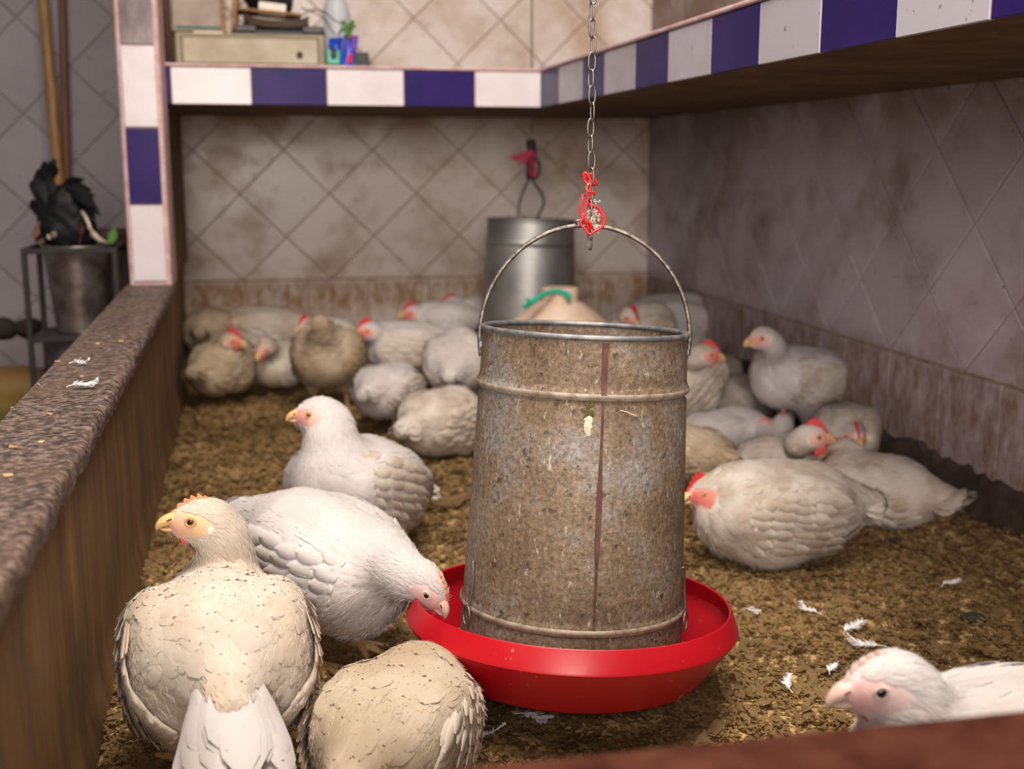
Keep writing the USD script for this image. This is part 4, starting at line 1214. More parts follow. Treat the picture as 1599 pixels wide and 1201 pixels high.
def face_parts(t, HL, Hm, hs, comb, beak, wattle, eye, rg, skin, sdf):
    def side(x, z, sg):
        """How far out the cheek's surface lies at (x, z)."""
        y = 0.05
        for _ in range(30):
            y -= float(np.clip(sdf(HL(x, sg * y, z)[None])[0], -0.01, 0.01)) / hs
        return min(max(y, 0.012), 0.0225)

    T4 = np.eye(4)
    T4[:3, :3], T4[:3, 3] = Hm * hs, HL(0, 0, 0)

    def put(name, m, mt_, smooth=True, **kw):
        m = m.copy()
        m.apply_transform(T4)
        return obj(name, m, mt_, t, smooth=smooth, **kw)

    # beak: rows of elliptical sections along a hooked curve
    def horn(path, rw, rh, n=14):
        c = catmull(path, 4)
        k = len(c)
        w, h = np.interp(np.linspace(0, 1, k), np.linspace(0, 1, len(rw)), rw), np.interp(np.linspace(0, 1, k), np.linspace(0, 1, len(rh)), rh)
        tg = unit(np.gradient(c, axis=0))
        up = unit(np.cross(tg, np.array([0, 1.0, 0]))) * -1
        up = np.where(up[:, 2:3] < -0.3, -up, up)
        a = np.arange(n) * 2 * np.pi / n
        v = (c[:, None] + np.array([0, 1.0, 0]) * (np.cos(a)[None, :] * w[:, None])[..., None] + up[:, None] * (np.sin(a)[None, :] * h[:, None])[..., None]).reshape(-1, 3)
        i, j = np.meshgrid(np.arange(k - 1), np.arange(n), indexing="ij")
        q_ = np.stack([i * n + j, i * n + (j + 1) % n, (i + 1) * n + (j + 1) % n, (i + 1) * n + j], -1).reshape(-1, 4)
        m = trimesh.Trimesh(v, np.vstack([q_[:, [0, 1, 2]], q_[:, [0, 2, 3]]]), process=False)
        trimesh.repair.fix_normals(m)
        return m
    up = horn([(0.021, 0, 0.003), (0.029, 0, 0.0028), (0.0365, 0, 0.0005), (0.0415, 0, -0.0042), (0.0430, 0, -0.0078)], [0.0096, 0.0080, 0.0058, 0.0030, 0.0007], [0.0082, 0.0068, 0.0050, 0.0028, 0.0007])
    bk = put("beak", up, BEAK[beak])
    lowm = horn([(0.019, 0, -0.0062), (0.028, 0, -0.0068), (0.035, 0, -0.0068), (0.0395, 0, -0.0062)], [0.0085, 0.0070, 0.0045, 0.0012], [0.0042, 0.0034, 0.0022, 0.0008])
    put("lower_beak", lowm, BEAK[beak])
    for sg in (1, -1):
        nm = trimesh.creation.icosphere(2, 1.0)
        nm.apply_scale([0.0030, 0.0012, 0.0011])
        nm.apply_transform(trimesh.transformations.rotation_matrix(0.35, [0, 1, 0]))
        nm.apply_translation([0.0295, sg * 0.0074, 0.0045])
        put("nostril", nm, BEAKLINE)
    # eyes with iris, pupil and lid
    for sg in (1, -1):
        c = np.array([0.0085, sg * (side(0.0085, 0.0035, sg) - 0.0026), 0.0035])
        d = unit(np.array([0.22, sg, 0.08]))
        e = trimesh.creation.icosphere(3, 0.0052)
        cosang = (e.vertices / 0.0052) @ d
        col = np.where(cosang[:, None] > math.cos(math.radians(33)), np.array([[0.004, 0.004, 0.005]]), np.where(cosang[:, None] > math.cos(math.radians(56)), np.array([eye]), np.array([[0.02, 0.012, 0.01]])))
        v = (e.vertices + c) @ (Hm * hs).T + HL(0, 0, 0)
        obj_normals("eye", v, np.array(e.faces), vnormals(v, np.array(e.faces)), EYE_W, t, tint=col)
        a = np.linspace(0, 2 * np.pi, 24, endpoint=False)
        s1 = unit(np.cross(d, [0, 0, 1.0]))
        s2 = np.cross(s1, d)
        ring = c + d * 0.0030 + (np.cos(a)[:, None] * s1 * 0.0050 + np.sin(a)[:, None] * s2 * 0.0043)
        put("eyelid", tube(ring, 0.0013, 8, closed=True), LID.get(skin, LID["orange"]))
        lb = trimesh.creation.icosphere(2, 1.0)
        lb.apply_scale([0.0042, 0.0016, 0.0055])
        lb.apply_translation([-0.0100, sg * (side(-0.010, -0.0062, sg) - 0.0008), -0.0062])
        put("ear_lobe", lb, LOBE)
    # comb: serrated blade
    kind, cs = comb
    if cs > 0:
        n = 7
        xs_ = np.linspace(0.027, -0.012, n)
        zb = np.interp(xs_, [-0.012, 0.0, 0.012, 0.020, 0.027], [0.0185, 0.0208, 0.0190, 0.0145, 0.0085])
        hh = np.interp(np.linspace(0, 1, n), [0, 0.3, 0.65, 1], [0.35, 0.8, 1.0, 0.5]) * 0.0135 * cs
        ms = []
        th_ = 0.0019 * (0.8 + 0.35 * min(cs, 1.4))
        for k in range(n):
            a = np.array([xs_[k], 0, zb[k] - 0.003])
            tipk = a + np.array([-0.10 * hh[k], rg.normal(0, 0.0006), hh[k] + 0.003])
            sp = [trimesh.creation.icosphere(1, th_ * 1.5), trimesh.creation.icosphere(1, th_ * 0.7)]
            sp[0].apply_translation(a)
            sp[1].apply_translation(tipk)
            pts = [sp[0].vertices, sp[1].vertices]
            if k < n - 1:
                b = np.array([xs_[k + 1], 0, zb[k + 1] - 0.002 + 0.45 * hh[k]])
                s3 = trimesh.creation.icosphere(1, th_)
                s3.apply_translation(b)
                pts.append(s3.vertices)
            ms.append(trimesh.convex.convex_hull(np.vstack(pts)))
        put("comb", cat(ms), COMB[kind], smooth=50)
    if wattle > 0:
        for sg in (1, -1):
            w = trimesh.creation.icosphere(3, 1.0)
            w.apply_scale([0.0075 * wattle, 0.0022, 0.0095 * wattle])
            w.vertices[:, 0] += 0.25 * w.vertices[:, 2]
            w.apply_translation([0.0165, sg * 0.0065, -0.0150 - 0.0045 * wattle])
            put("wattle", w, WATTLE if skin != "pale" else COMB["red"])


def leg_mesh(t, knee, foot, yaw, s):
    Rz = rot(yaw)
    ank = foot + np.array([0, 0, 0.012])
    shank = tube(np.array([knee, knee * 0.55 + ank * 0.45 + Rz @ [0.0015, 0, 0], ank]), np.array([0.0092, 0.0074, 0.0082]) * s, 10)
    ms = [shank]
    for ang, ln in ((-38, 0.042), (0, 0.05), (38, 0.042), (172, 0.022)):
        d = Rz @ rot(ang)[:, 0]
        p = [ank, foot + d * ln * 0.45 + np.array([0, 0, 0.009]), foot + d * ln + np.array([0, 0, 0.004])]
        ms.append(tube(catmull(p, 4), np.linspace(0.0075, 0.0032, 9) * s, 8))
    obj("leg", cat(ms), LEGM, t, smooth=40)

# ------------------------------------------------------------------ the flock
CW = "white chickens round the front feeder"
chicken("cream white chicken at the lower left seen from behind, head turned left", at(341, 1018, 1.26), 96, -12, scale=0.89, head=at(312, 812, 1.3), hyaw=184, hpitch=0, sit=False, tail=-38, plume="cream", skin="orange",
        comb=("orange", 0.45), wattle=0.55, step=0.0042, nf=3200, seed=11, group=CW, wide=1.04, tall=1.15, hscale=1.08, droop=0.25, tl=0.12, down=9000, wlift=2.2, tp="clean")
chicken("white chicken bending down to eat out of the red pan", at(516, 874, 1.55), -42, -16, scale=0.87, head=at(668, 915, 1.425), hyaw=-38, hpitch=-50, sit=False, tail=-8, plume="clean", skin="pale",
        comb=("orange", 0.35), beak="pink", wattle=0.4, step=0.0042, nf=3000, seed=12, group=CW, long=0.92, down=9000, tl=0.04, wlift=1.8)
chicken("alert white chicken resting behind the bending one, beak pointing left", at(558, 760, 1.95), 228, 14, scale=0.9, head=at(490, 646, 1.88), hyaw=182, hpitch=-4, sit=True, tail=5, plume="clean", skin="pink",
        comb=("pink", 0.2), wattle=0.5, step=0.0045, nf=2600, seed=13, group=CW, tall=1.1, down=6000, tl=0.05, hscale=1.02, neck_w=1.35, wlift=1.5, wp="stain")
chicken("soiled cream chicken crouching at the bottom with its head hidden under the red pan rim", at(622, 1130, 1.22), 62, -4, scale=0.73, head=at(690, 1085, 1.38), hyaw=40, hpitch=-35, sit=True, tail=-25, plume="dirty", skin="pink",
        comb=("red", 0.4), wattle=0.4, step=0.0045, nf=2800, seed=14, group=CW, droop=0.2, down=8000, wlift=2.2, wp="cream")
chicken("pale white chicken in the lower right corner behind the front wall, looking left", at(1580, 1230, 0.93), 178, -2, scale=0.95, head=at(1375, 1068, 0.90), hyaw=181, hpitch=-10, sit=False, tail=10, plume="clean", skin="pale",
        comb=("pink", 0.35), beak="pink", wattle=0.5, step=0.0042, nf=3000, seed=15, group=CW, eye=(0.10, 0.08, 0.09), hscale=1.05, down=7000)

RG = "white chickens resting along the right wall"
chicken("large soiled chicken lying nearest the feeder on the right, red comb at its left end", at(1206, 792, 1.95), 183, 2, scale=0.9, head=at(1096, 768, 1.93), hyaw=196, hpitch=-12, plume="mid", skin="red", comb=("red", 1.1), wattle=0.9, nf=1500, step=0.006, seed=21, group=RG, tail=0, long=1.04, tl=0.045, down=3000, wp="stain")
chicken("white chicken lying rump-first against the dark footing on the right", at(1364, 764, 2.18), 124, 0, scale=0.76, head=at(1312, 705, 2.25), hyaw=150, hpitch=-20, plume="mid", skin="pink", comb=("red", 0.5), nf=1300, step=0.0065, seed=22, group=RG, tail=20, tl=0.075, down=3000, wp="stain")
chicken("brown-stained chicken with scarlet comb and wattles looking right, behind the large lying one", at(1222, 728, 2.32), 15, 4, scale=0.7, head=at(1268, 682, 2.2), hyaw=-14, hpitch=-6, plume="mid", skin="pink", comb=("red", 1.25), wattle=1.35, nf=1100, step=0.0065, seed=23, group=RG, tail=10)
chicken("white chicken peeping out between the scarlet-combed bird and the dark footing", at(1322, 672, 2.36), 240, 0, scale=0.6, head=at(1334, 682, 2.27), hyaw=262, hpitch=-15, plume="mid", skin="pink", comb=("red", 0.8), nf=800, step=0.007, seed=24, group=RG, tail=10)
chicken("tallest white chicken of the right-hand group, standing and looking left", at(1246, 588, 2.6), 196, 6, scale=0.79, head=at(1188, 528, 2.47), hyaw=192, hpitch=-12, sit=False, plume="clean", skin="pink", comb=("pink", 0.3), wattle=0.3, nf=1200, step=0.0065, seed=25, group=RG, tail=-20, tl=0.045, wp="mid")
chicken("upright chicken looking right past the right edge of the front feeder", at(1066, 602, 2.7), 20, 34, scale=0.82, head=at(1103, 554, 2.6), hyaw=-14, hpitch=-10, sit=False, plume="mid", skin="red", comb=("red", 1.1), wattle=0.7, nf=1000, step=0.007, seed=26, group=RG, tail=10)
chicken("grey-white chicken lying below the tallest one with its head hidden", at(1150, 630, 2.9), 40, 0, scale=0.78, head=at(1175, 610, 2.95), hyaw=60, hpitch=-20, plume="mid", comb=("red", 0.3), nf=800, step=0.0075, seed=27, group=RG)
chicken("white chicken lying left of the scarlet-combed bird, orange comb seen from behind", at(1122, 682, 2.56), 30, 0, scale=0.66, head=at(1222, 662, 2.5), hyaw=70, hpitch=5, plume="clean", comb=("orange", 0.9), nf=900, step=0.007, seed=28, group=RG)
chicken("brown-flecked chicken lying half behind the right side of the front feeder", at(1078, 708, 2.3), 110, 0, scale=0.62, head=at(1075, 690, 2.5), hyaw=185, hpitch=-15, plume="tan", comb=("red", 0.8), nf=900, step=0.007, seed=29, group=RG)
chicken("small far chicken in the right rear corner, mostly hidden behind the upright one", at(1132, 585, 3.16), 60, 0, scale=0.58, head=at(1145, 570, 3.2), hyaw=80, hpitch=-10, plume="mid", comb=("red", 0.5), nf=500, step=0.008, seed=30, group=RG)
chicken("white chicken behind the front feeder rim, its back sloping to the right", at(1046, 502, 3.42), 8, 0, scale=0.92, head=at(1100, 505, 3.38), hyaw=-10, hpitch=-20, sit=False, plume="clean", comb=("red", 0.8), nf=600, step=0.008, seed=31, group=RG, tail=10)
chicken("grey-white chicken beside the drinker with a thin red comb above the feeder rim", at(1000, 520, 3.05), 20, 10, scale=0.7, head=at(985, 496, 2.96), hyaw=285, hpitch=-25, sit=False, plume="mid", comb=("red", 1.3), nf=600, step=0.008, seed=32, group=RG)

LG = "white chickens resting along the back wall"
chicken("chicken in the rear left corner showing only its rounded back", at(328, 515, 3.5), 80, 0, scale=0.66, head=at(335, 505, 3.55), hyaw=80, hpitch=-30, plume="tan", comb=("red", 0.5), nf=600, step=0.008, seed=41, group=LG, tall=1.15)
chicken("tan chicken at the front of the left corner, red comb on its right-turned head", at(348, 570, 3.22), 60, 4, scale=0.72, head=at(362, 533, 3.16), hyaw=-20, hpitch=-10, plume="tan", skin="red", comb=("red", 1.2), wattle=0.8, nf=700, step=0.0075, seed=42, group=LG, tall=1.1)
chicken("long-backed cream chicken lying against the back wall left of the brown one", at(412, 512, 3.52), 165, 0, scale=0.76, head=at(370, 505, 3.46), hyaw=170, hpitch=-25, plume="cream", comb=("red", 0.4), nf=700, step=0.008, seed=43, group=LG)
chicken("cream chicken sitting low in front of the long-backed one", at(438, 565, 3.34), 240, 0, scale=0.68, head=at(410, 545, 3.2), hyaw=240, hpitch=-35, plume="cream", comb=("red", 0.4), nf=700, step=0.0075, seed=44, group=LG)
chicken("brown-soiled chicken standing on yellow legs with its tail raised", at(514, 553, 3.08), 80, -8, scale=0.88, head=at(488, 548, 3.18), hyaw=120, hpitch=-40, sit=False, plume="tan", comb=("red", 0.4), nf=900, step=0.007, seed=45, group=LG, tail=66, wide=1.0, tl=0.03, tipl=0.1, wp="brown")
chicken("half-hidden chicken behind the brown standing one, only a red head showing", at(520, 525, 3.36), 120, 0, scale=0.58, head=at(478, 510, 3.36), hyaw=220, hpitch=-10, plume="cream", skin="red", comb=("red", 1.2), nf=500, step=0.008, seed=46, group=LG)
chicken("white chicken lying right of the brown one with its red comb to the left", at(632, 540, 3.2), 176, 0, scale=0.76, head=at(574, 517, 3.12), hyaw=200, hpitch=-8, plume="clean", skin="red", comb=("red", 1.3), wattle=0.8, nf=800, step=0.0075, seed=47, group=LG, wp="cream")
chicken("white chicken crouching rump-first between the brown one and the front feeder", at(608, 608, 2.9), 60, -6, scale=0.72, head=at(640, 590, 3.08), hyaw=60, hpitch=-25, plume="clean", comb=("red", 0.3), nf=900, step=0.007, seed=48, group=LG, tail=0, wp="mid")
chicken("brown-banded white chicken lying nearest, left of the front feeder tube", at(692, 655, 2.64), 50, -4, scale=0.8, head=at(738, 640, 2.74), hyaw=50, hpitch=-20, plume="mid", comb=("red", 0.3), nf=1000, step=0.007, seed=49, group=LG, tail=-5, wp="stain")
chicken("white chicken with a broad round back just left of the front feeder rim", at(714, 562, 3.04), 75, 6, scale=0.8, head=at(735, 535, 3.02), hyaw=70, hpitch=-15, sit=False, plume="clean", comb=("red", 0.3), nf=900, step=0.007, seed=50, group=LG, tail=5, wp="cream")
chicken("white chicken at the back wall with a bright red comb pointing left", at(692, 500, 3.5), 172, 0, scale=0.64, head=at(643, 490, 3.46), hyaw=192, hpitch=-5, sit=False, plume="clean", skin="red", comb=("red", 1.3), nf=600, step=0.008, seed=51, group=LG, tail=5)
chicken("faint far chicken by the back feeder, reddish head against the wall", at(766, 490, 3.64), 170, 0, scale=0.62, head=at(705, 474, 3.6), hyaw=185, hpitch=-5, sit=False, plume="clean", skin="red", comb=("red", 0.8), nf=500, step=0.008, seed=52, group=LG, tail=5)

# ------------------------------------------------------------------ things on the shelf and in the passage
def aty(x, y, Y):
    d = FWD + (x - CX) / FPX * RIGHT - (y - CY) / FPX * UP
    return EYE + d * (Y - EYE[1]) / d[1]


def ribbon(path, width, up, th=0.0006):
    """A flat strip with a little thickness along a path (feather vanes, straps, paper)."""
    p = np.array(path, float)
    t = unit(np.gradient(p, axis=0))
    s = unit(np.cross(t, np.asarray(up, float)))
    n = np.cross(s, t)
    w = np.broadcast_to(np.asarray(width, float), (len(p),))[:, None] * 0.5
    ring = np.stack([p - s * w, p + n * th, p + s * w, p - n * th], 1)
    k = len(p)
    v = ring.reshape(-1, 3)
    i, j = np.meshgrid(np.arange(k - 1), np.arange(4), indexing="ij")
    q_ = np.stack([i * 4 + j, i * 4 + (j + 1) % 4, (i + 1) * 4 + (j + 1) % 4, (i + 1) * 4 + j], -1).reshape(-1, 4)
    return trimesh.Trimesh(v, np.vstack([q_[:, [0, 1, 2]], q_[:, [0, 2, 3]]]), process=False)


ZT = ZS1 + 0.0035
BEIGE = varied("beige_enamel", (0.20, 0.155, 0.095), (0.31, 0.26, 0.18), 7, 0.5, detail=6)
BEIGE_P = varied("pale_beige_enamel", (0.26, 0.195, 0.12), (0.40, 0.345, 0.26), 6, 0.45, detail=6)
OLIVE = plain("olive_line", (0.13, 0.11, 0.07), 0.6)
BLACK = plain("black_plastic", (0.010, 0.009, 0.010), 0.5)
DGREY = varied("dark_grey_plastic_worn", (0.035, 0.03, 0.035), (0.08, 0.07, 0.075), 40, 0.5)
PAPER = varied("yellowed_paper", (0.62, 0.52, 0.45), (0.72, 0.64, 0.58), 20, 0.85)
WOODB = varied("brown_board", (0.16, 0.075, 0.025), (0.30, 0.16, 0.06), 14, 0.7, stretch=(1, 1, 8))
GBOX = varied("grubby_white_enamel", (0.21, 0.15, 0.115), (0.34, 0.28, 0.245), 11, 0.55, detail=6)
GREENB = plain("dark_green_band", (0.008, 0.09, 0.055), 0.6)
CLEARP = mat("cloudy_bottle_plastic", {"p": ("principled_bsdf", {"base_color": (0.62, 0.64, 0.68), "roughness": 0.25, "transmission_weight": 0.45, "ior": 1.3})}, [])
BLUEP, REDP, GREENP = plain("blue_wrapper", (0.015, 0.06, 0.42), 0.3), plain("red_wrapper", (0.55, 0.015, 0.03), 0.3), varied("leaf_green_strap", (0.02, 0.09, 0.015), (0.07, 0.18, 0.03), 40, 0.6)
TEAL = plain("teal_plastic", (0.09, 0.42, 0.30), 0.5)

# beige steel cash drawer
yb = 2.93
a, b = aty(272, 50, yb), aty(508, 104, yb)
x0, x1, z1 = a[0], b[0], a[2]
t = thing("cash_drawer", "beige steel drawer unit with a round keyhole, standing on the tiled shelf", "drawer unit", ((x0 + x1) / 2, yb, ZT))
hw_, hh = (x1 - x0) / 2, z1 - ZT
obj("case", bx(-hw_, hw_, 0, 0.30, 0, hh, 0.004), BEIGE, t)
ix, iz0, iz1 = hw_ - 0.016, 0.008, hh - 0.010
obj("drawer_front", bx(-ix, ix, -0.004, 0.01, iz0, iz1, 0.003), BEIGE_P, t)
fr = cat([bx(-ix - 0.004, ix + 0.004, -0.0015, 0.002, iz0 - 0.004, iz0), bx(-ix - 0.004, ix + 0.004, -0.0015, 0.002, iz1, iz1 + 0.004), bx(-ix - 0.004, -ix, -0.0015, 0.002, iz0, iz1), bx(ix, ix + 0.004, -0.0015, 0.002, iz0, iz1)])
obj("shadow_gap", fr, OLIVE, t)  # thin olive strips framing the drawer front
kx = aty(468, 86, yb)
lk = lathe([(0, 0.0), (0.0075, 0.0), (0.0075, 0.004), (0.005, 0.0055), (0.0045, 0.004), (0, 0.004)], 24)
lk.apply_transform(trimesh.transformations.rotation_matrix(math.pi / 2, [1, 0, 0]))
lk.apply_translation([kx[0] - (x0 + x1) / 2, -0.004, kx[2] - ZT])
obj("keyhole", lk, BLACK, t, smooth=30)
TOPD = z1

# scale-like box with a green band, on the drawer unit
a, b = aty(265, 0, 2.95), aty(352, 46, 2.95)
xm = (a[0] + b[0]) / 2
t = thing("enamel_box", "grubby pale box with a dark green band, on the left of the drawer unit", "box", (xm, 2.95, TOPD + 0.0005), 2.0)
w_ = (b[0] - a[0]) / 2
obj("body", bx(-w_, w_, 0, 0.22, 0.0, 0.14, 0.006), GBOX, t)
obj("band", bx(-w_ * 0.84, w_ * 0.92, -0.0012, 0.002, 0.010, 0.0155), GREENB, t, label="dark green band")
obj("rim", bx(-w_ * 0.2, w_ * 0.9, -0.006, 0.0, 0.0, 0.004, 0.001), PAPER, t)
obj("side_edge", bx(w_ - 0.010, w_ + 0.002, -0.003, 0.2, 0.002, 0.145, 0.002), WOODB, t)

# black tray with odds and ends on the drawer unit
a, b = aty(363, 48, 2.97), aty(507, 35, 2.97)
xm = (a[0] + b[0]) / 2
w_ = (b[0] - a[0]) / 2
t = thing("black_tray", "low black plastic tray with grey grips, on the right of the drawer unit", "tray", (xm, 2.97, TOPD + 0.0005))
obj("base", bx(-w_, w_, 0.0, 0.2, 0.0, 0.014, 0.003), BLACK, t)
obj("grip", bx(-w_ + 0.004, -w_ + 0.055, -0.006, 0.03, 0.006, 0.023, 0.004), DGREY, t)
obj("grip", bx(w_ - 0.055, w_ - 0.004, -0.006, 0.03, 0.006, 0.023, 0.004), DGREY, t)
zz0 = TOPD + 0.024
pts = [aty(x, y, 2.99) for x, y in ((380, 26), (395, 33), (420, 37), (450, 38), (470, 36), (482, 31))]
pp = catmull(pts, 6)
o = pp.mean(0)
t = thing("folded_newspaper", "sagging folded newspaper lying across the black tray", "newspaper", o)
sheets = [ribbon(pp - o + [0, 0.03, 0.0034 * k - 0.0095], 0.10, (0, 0.0, 1), 0.0016) for k in range(6)]
obj("sheets", cat(sheets), PAPER, t, smooth=30)
a, b = aty(372, 17, 3.02), aty(470, 27, 3.02)
t = thing("thin_board", "thin brown board slanting over the newspaper", "board", (a + b) / 2)
d = (b - a) / 2
bd = bx(-np.hypot(d[0], d[2]), np.hypot(d[0], d[2]), -0.05, 0.06, -0.003, 0.003, 0.001)
bd.apply_transform(trimesh.transformations.rotation_matrix(-math.atan2(d[2], d[0]), [0, 1, 0]))
obj("plank", bd, WOODB, t)
a, b = aty(404, 12, 3.0), aty(446, 17, 3.0)
t = thing("paper_roll", "white till-paper roll lying on the slanting board", "paper roll", (a + b) / 2)
L_ = np.linalg.norm(b - a) / 2
rl = lathe([(0.0045, -L_), (0.0145, -L_), (0.015, -L_ + 0.001), (0.015, L_ - 0.001), (0.0145, L_), (0.0045, L_), (0.0045, -L_)], 40)
rl.apply_transform(trimesh.geometry.align_vectors([0, 0, 1], unit((b - a)[None])[0]))
obj("roll", rl, PAPER, t, smooth=35)
a, b = aty(374, 20, 3.10), aty(452, -30, 3.10)
t = thing("black_bag", "black plastic bag behind the paper roll", "bag", ((a[0] + b[0]) / 2 + 0.012, 3.12, a[2]))
bg = trimesh.creation.icosphere(4, 1.0)
bg.apply_scale([(b[0] - a[0]) / 2, 0.06, 0.06])
bg.vertices *= (1 + 0.35 * (meshkit.fbm(bg.vertices * 25, 3, 3) - 0.5))[:, None]
bg.vertices[:, 2] = np.clip(bg.vertices[:, 2], -0.05, None) + 0.045
obj("bag_body", bg, BLACK, t, smooth=True)
a = aty(360, 20, 2.98)
t = thing("upright_board", "brown wooden board leaning between the enamel box and the black bag", "board", (a[0], 3.0, TOPD + 0.001))
ub = bx(-0.006, 0.006, -0.02, 0.16, 0.0, 0.15, 0.002)
ub.apply_transform(trimesh.transformations.rotation_matrix(0.10, [0, 1, 0]))
ub.apply_translation([0.004, 0, 0.001])
obj("plank", ub, WOODB, t)
# loose black cable
pts = [aty(x, y, Y) for x, y, Y in ((448, 20, 3.05), (470, 24, 3.03), (485, 16, 3.02), (505, 18, 3.01), (520, 30, 3.0), (535, 40, 2.99), (528, 55, 2.98), (518, 48, 2.985), (508, 30, 3.0), (490, 20, 3.03), (470, 12, 3.05))]
c_ = catmull(pts, 8)
t = thing("black_cable", "thin loose black cable trailing from the tray towards the wrappers", "cable", c_[0])
obj("cable", tube(c_ - c_[0], 0.0016, 6), BLACK, t, smooth=True)
# bottle
a, b = aty(505, 50, 3.12), aty(547, 50, 3.12)
r_ = (b[0] - a[0]) / 2
t = thing("plastic_bottle", "cloudy plastic bottle standing on the shelf right of the drawer unit", "bottle", ((a[0] + b[0]) / 2, 3.12, ZT))
obj("bottle", lathe([(0, 0), (r_ - 0.003, 0), (r_, 0.004), (r_, 0.06), (r_ - 0.002, 0.065), (r_, 0.07), (r_, 0.15), (r_ - 0.003, 0.165), (0.016, 0.20), (0.014, 0.225), (0.0, 0.225)], 40), CLEARP, t, smooth=35)
obj("bottle_cap", lathe([(0, 0.226), (0.016, 0.226), (0.016, 0.243), (0, 0.244)], 24), BLUEP, t, smooth=35)


def packet(name, label, px, Y, mat_, tilt, group=None, second=None):
    """A crimped foil packet standing on the shelf, outlined by four pixels."""
    P = [aty(x, y, Y) for x, y in px]
    o = np.mean(P, 0)
    t = thing(name, label, "packet", o, group=group)
    n = 9
    u, w = np.meshgrid(np.linspace(0, 1, n), np.linspace(0, 1, n), indexing="ij")
    A, B_, C_, D_ = [p - o for p in P]
    g = (A * (1 - u[..., None]) + B_ * u[..., None]) * (1 - w[..., None]) + (D_ * (1 - u[..., None]) + C_ * u[..., None]) * w[..., None]
    puff = 0.012 * np.sin(np.pi * u) * np.sin(np.pi * w) ** 0.6 + 0.002 * meshkit.noise(g * 160, 3)
    f_, b2 = g.copy(), g.copy()
    f_[..., 1] += tilt * w - puff
    b2[..., 1] += tilt * w + puff + 0.001
    i, j = np.meshgrid(np.arange(n - 1), np.arange(n - 1), indexing="ij")
    q_ = np.stack([i * n + j, (i + 1) * n + j, (i + 1) * n + j + 1, i * n + j + 1], -1).reshape(-1, 4)
    tri = np.vstack([q_[:, [0, 1, 2]], q_[:, [0, 2, 3]]])
    obj("wrapper", trimesh.Trimesh(np.vstack([f_.reshape(-1, 3), b2.reshape(-1, 3)]), np.vstack([tri, tri[:, ::-1] + n * n]), process=False), mat_, t, smooth=True)
    if second:
        k = [(0.25, 0.55, 0.8, 0.95), (0.45, 0.15, 0.8, 0.42)]
        for (u0, w0, u1, w1) in k:
            patch = []
            for uu, ww in ((u0, w0), (u1, w0), (u1, w1), (u0, w1)):
                p = (A * (1 - uu) + B_ * uu) * (1 - ww) + (D_ * (1 - uu) + C_ * uu) * ww
                p = p + np.array([0, tilt * ww - 0.013 * np.sin(np.pi * uu) * np.sin(np.pi * ww) ** 0.6 - 0.0026, 0])
                patch.append(p)
            patch = np.array(patch)
            v = np.vstack([patch, patch + [0, 0.002, 0]])
            obj("print_patch", trimesh.convex.convex_hull(v), second, t)
    return t


packet("foil_packet", "blue and red foil packet leaning on the shelf beside the black box", [(532, 106), (551, 106), (562, 54), (538, 52)], 2.945, BLUEP, 0.03, second=REDP)
packet("foil_packet", "plain blue foil packet tucked behind the teal box", [(514, 104), (532, 104), (536, 56), (514, 58)], 2.99, BLUEP, 0.02)
a = aty(521, 104, 2.95)
t = thing("teal_box", "small teal plastic box with a black clip, beside the drawer unit", "box", (a[0], 2.95, ZT))
obj("shell", bx(-0.0155, 0.0155, 0, 0.03, 0.012, 0.046, 0.003), TEAL, t)
obj("clip", bx(-0.006, 0.008, -0.006, 0.001, 0.026, 0.05, 0.003), BLACK, t, label="black clip")
obj("foot", bx(-0.016, 0.016, -0.001, 0.031, 0.0, 0.012, 0.002), DGREY, t)
a, b = aty(554, 106, 2.96), aty(580, 82, 2.96)
t = thing("black_box", "small black box with sloping sides, right-hand end of the things on the shelf", "box", ((a[0] + b[0]) / 2, 2.96, ZT))
w_ = (b[0] - a[0]) / 2
pr = prism(Polygon([(-w_, 0), (w_, 0), (w_ * 0.62, b[2] - ZT), (-w_ * 0.8, b[2] - ZT)]), -0.04, 0.0)
pr.apply_transform(trimesh.transformations.rotation_matrix(math.pi / 2, [1, 0, 0]))
obj("shell", pr, BLACK, t)
r = np.random.default_rng(6)
o = aty(545, 52, 2.955)
t = thing("green_straps", "short green leafy straps spilling over the blue and red packets", "straps", o)
ms = []
for k in range(9):
    e = aty(r.uniform(527, 562), r.uniform(33, 56), 2.95 + r.uniform(-0.02, 0.03)) - o
    m_ = e * 0.5 + [0, 0, 0.012]
    ms.append(ribbon(catmull([[0, 0, -0.012], m_, e], 6), np.interp(np.linspace(0, 1, 13), [0, 0.5, 1], [0.004, 0.009, 0.002]), (0.2, -1, 0.3)))
for k, m_ in enumerate(ms):
    obj("strap", m_, GREENP, t, smooth=30)

# ---- the passage: poles, metal bucket in its stand, dark feathers, bins and sack
BAMBOO = varied("bamboo", (0.22, 0.11, 0.03), (0.34, 0.19, 0.06), 12, 0.5, stretch=(6, 6, 1))
REDPOLE = varied("red_brown_pole", (0.10, 0.035, 0.015), (0.17, 0.07, 0.028), 12, 0.5, stretch=(6, 6, 1))


def pole(label, pa, pb, rad, mat_, nodes_):
    pa, pb = np.array(pa), np.array(pb)
    d = (pb - pa) / (pa[2] - pb[2])
    bot = pb + d * (pb[2] + 0.028)
    top = pa - d * (1.62 - pa[2])
    L_ = np.linalg.norm(top - bot)
    s = np.linspace(0, 1, 60)
    rr = np.full(60, rad)
    for q_ in nodes_:
        rr += 0.09 * rad * np.exp(-((s - q_) / 0.008) ** 2)
    t = thing("pole", label, "pole", bot)
    obj("shaft", tube((top - bot)[None] * s[:, None], rr, 14), mat_, t, smooth=40)


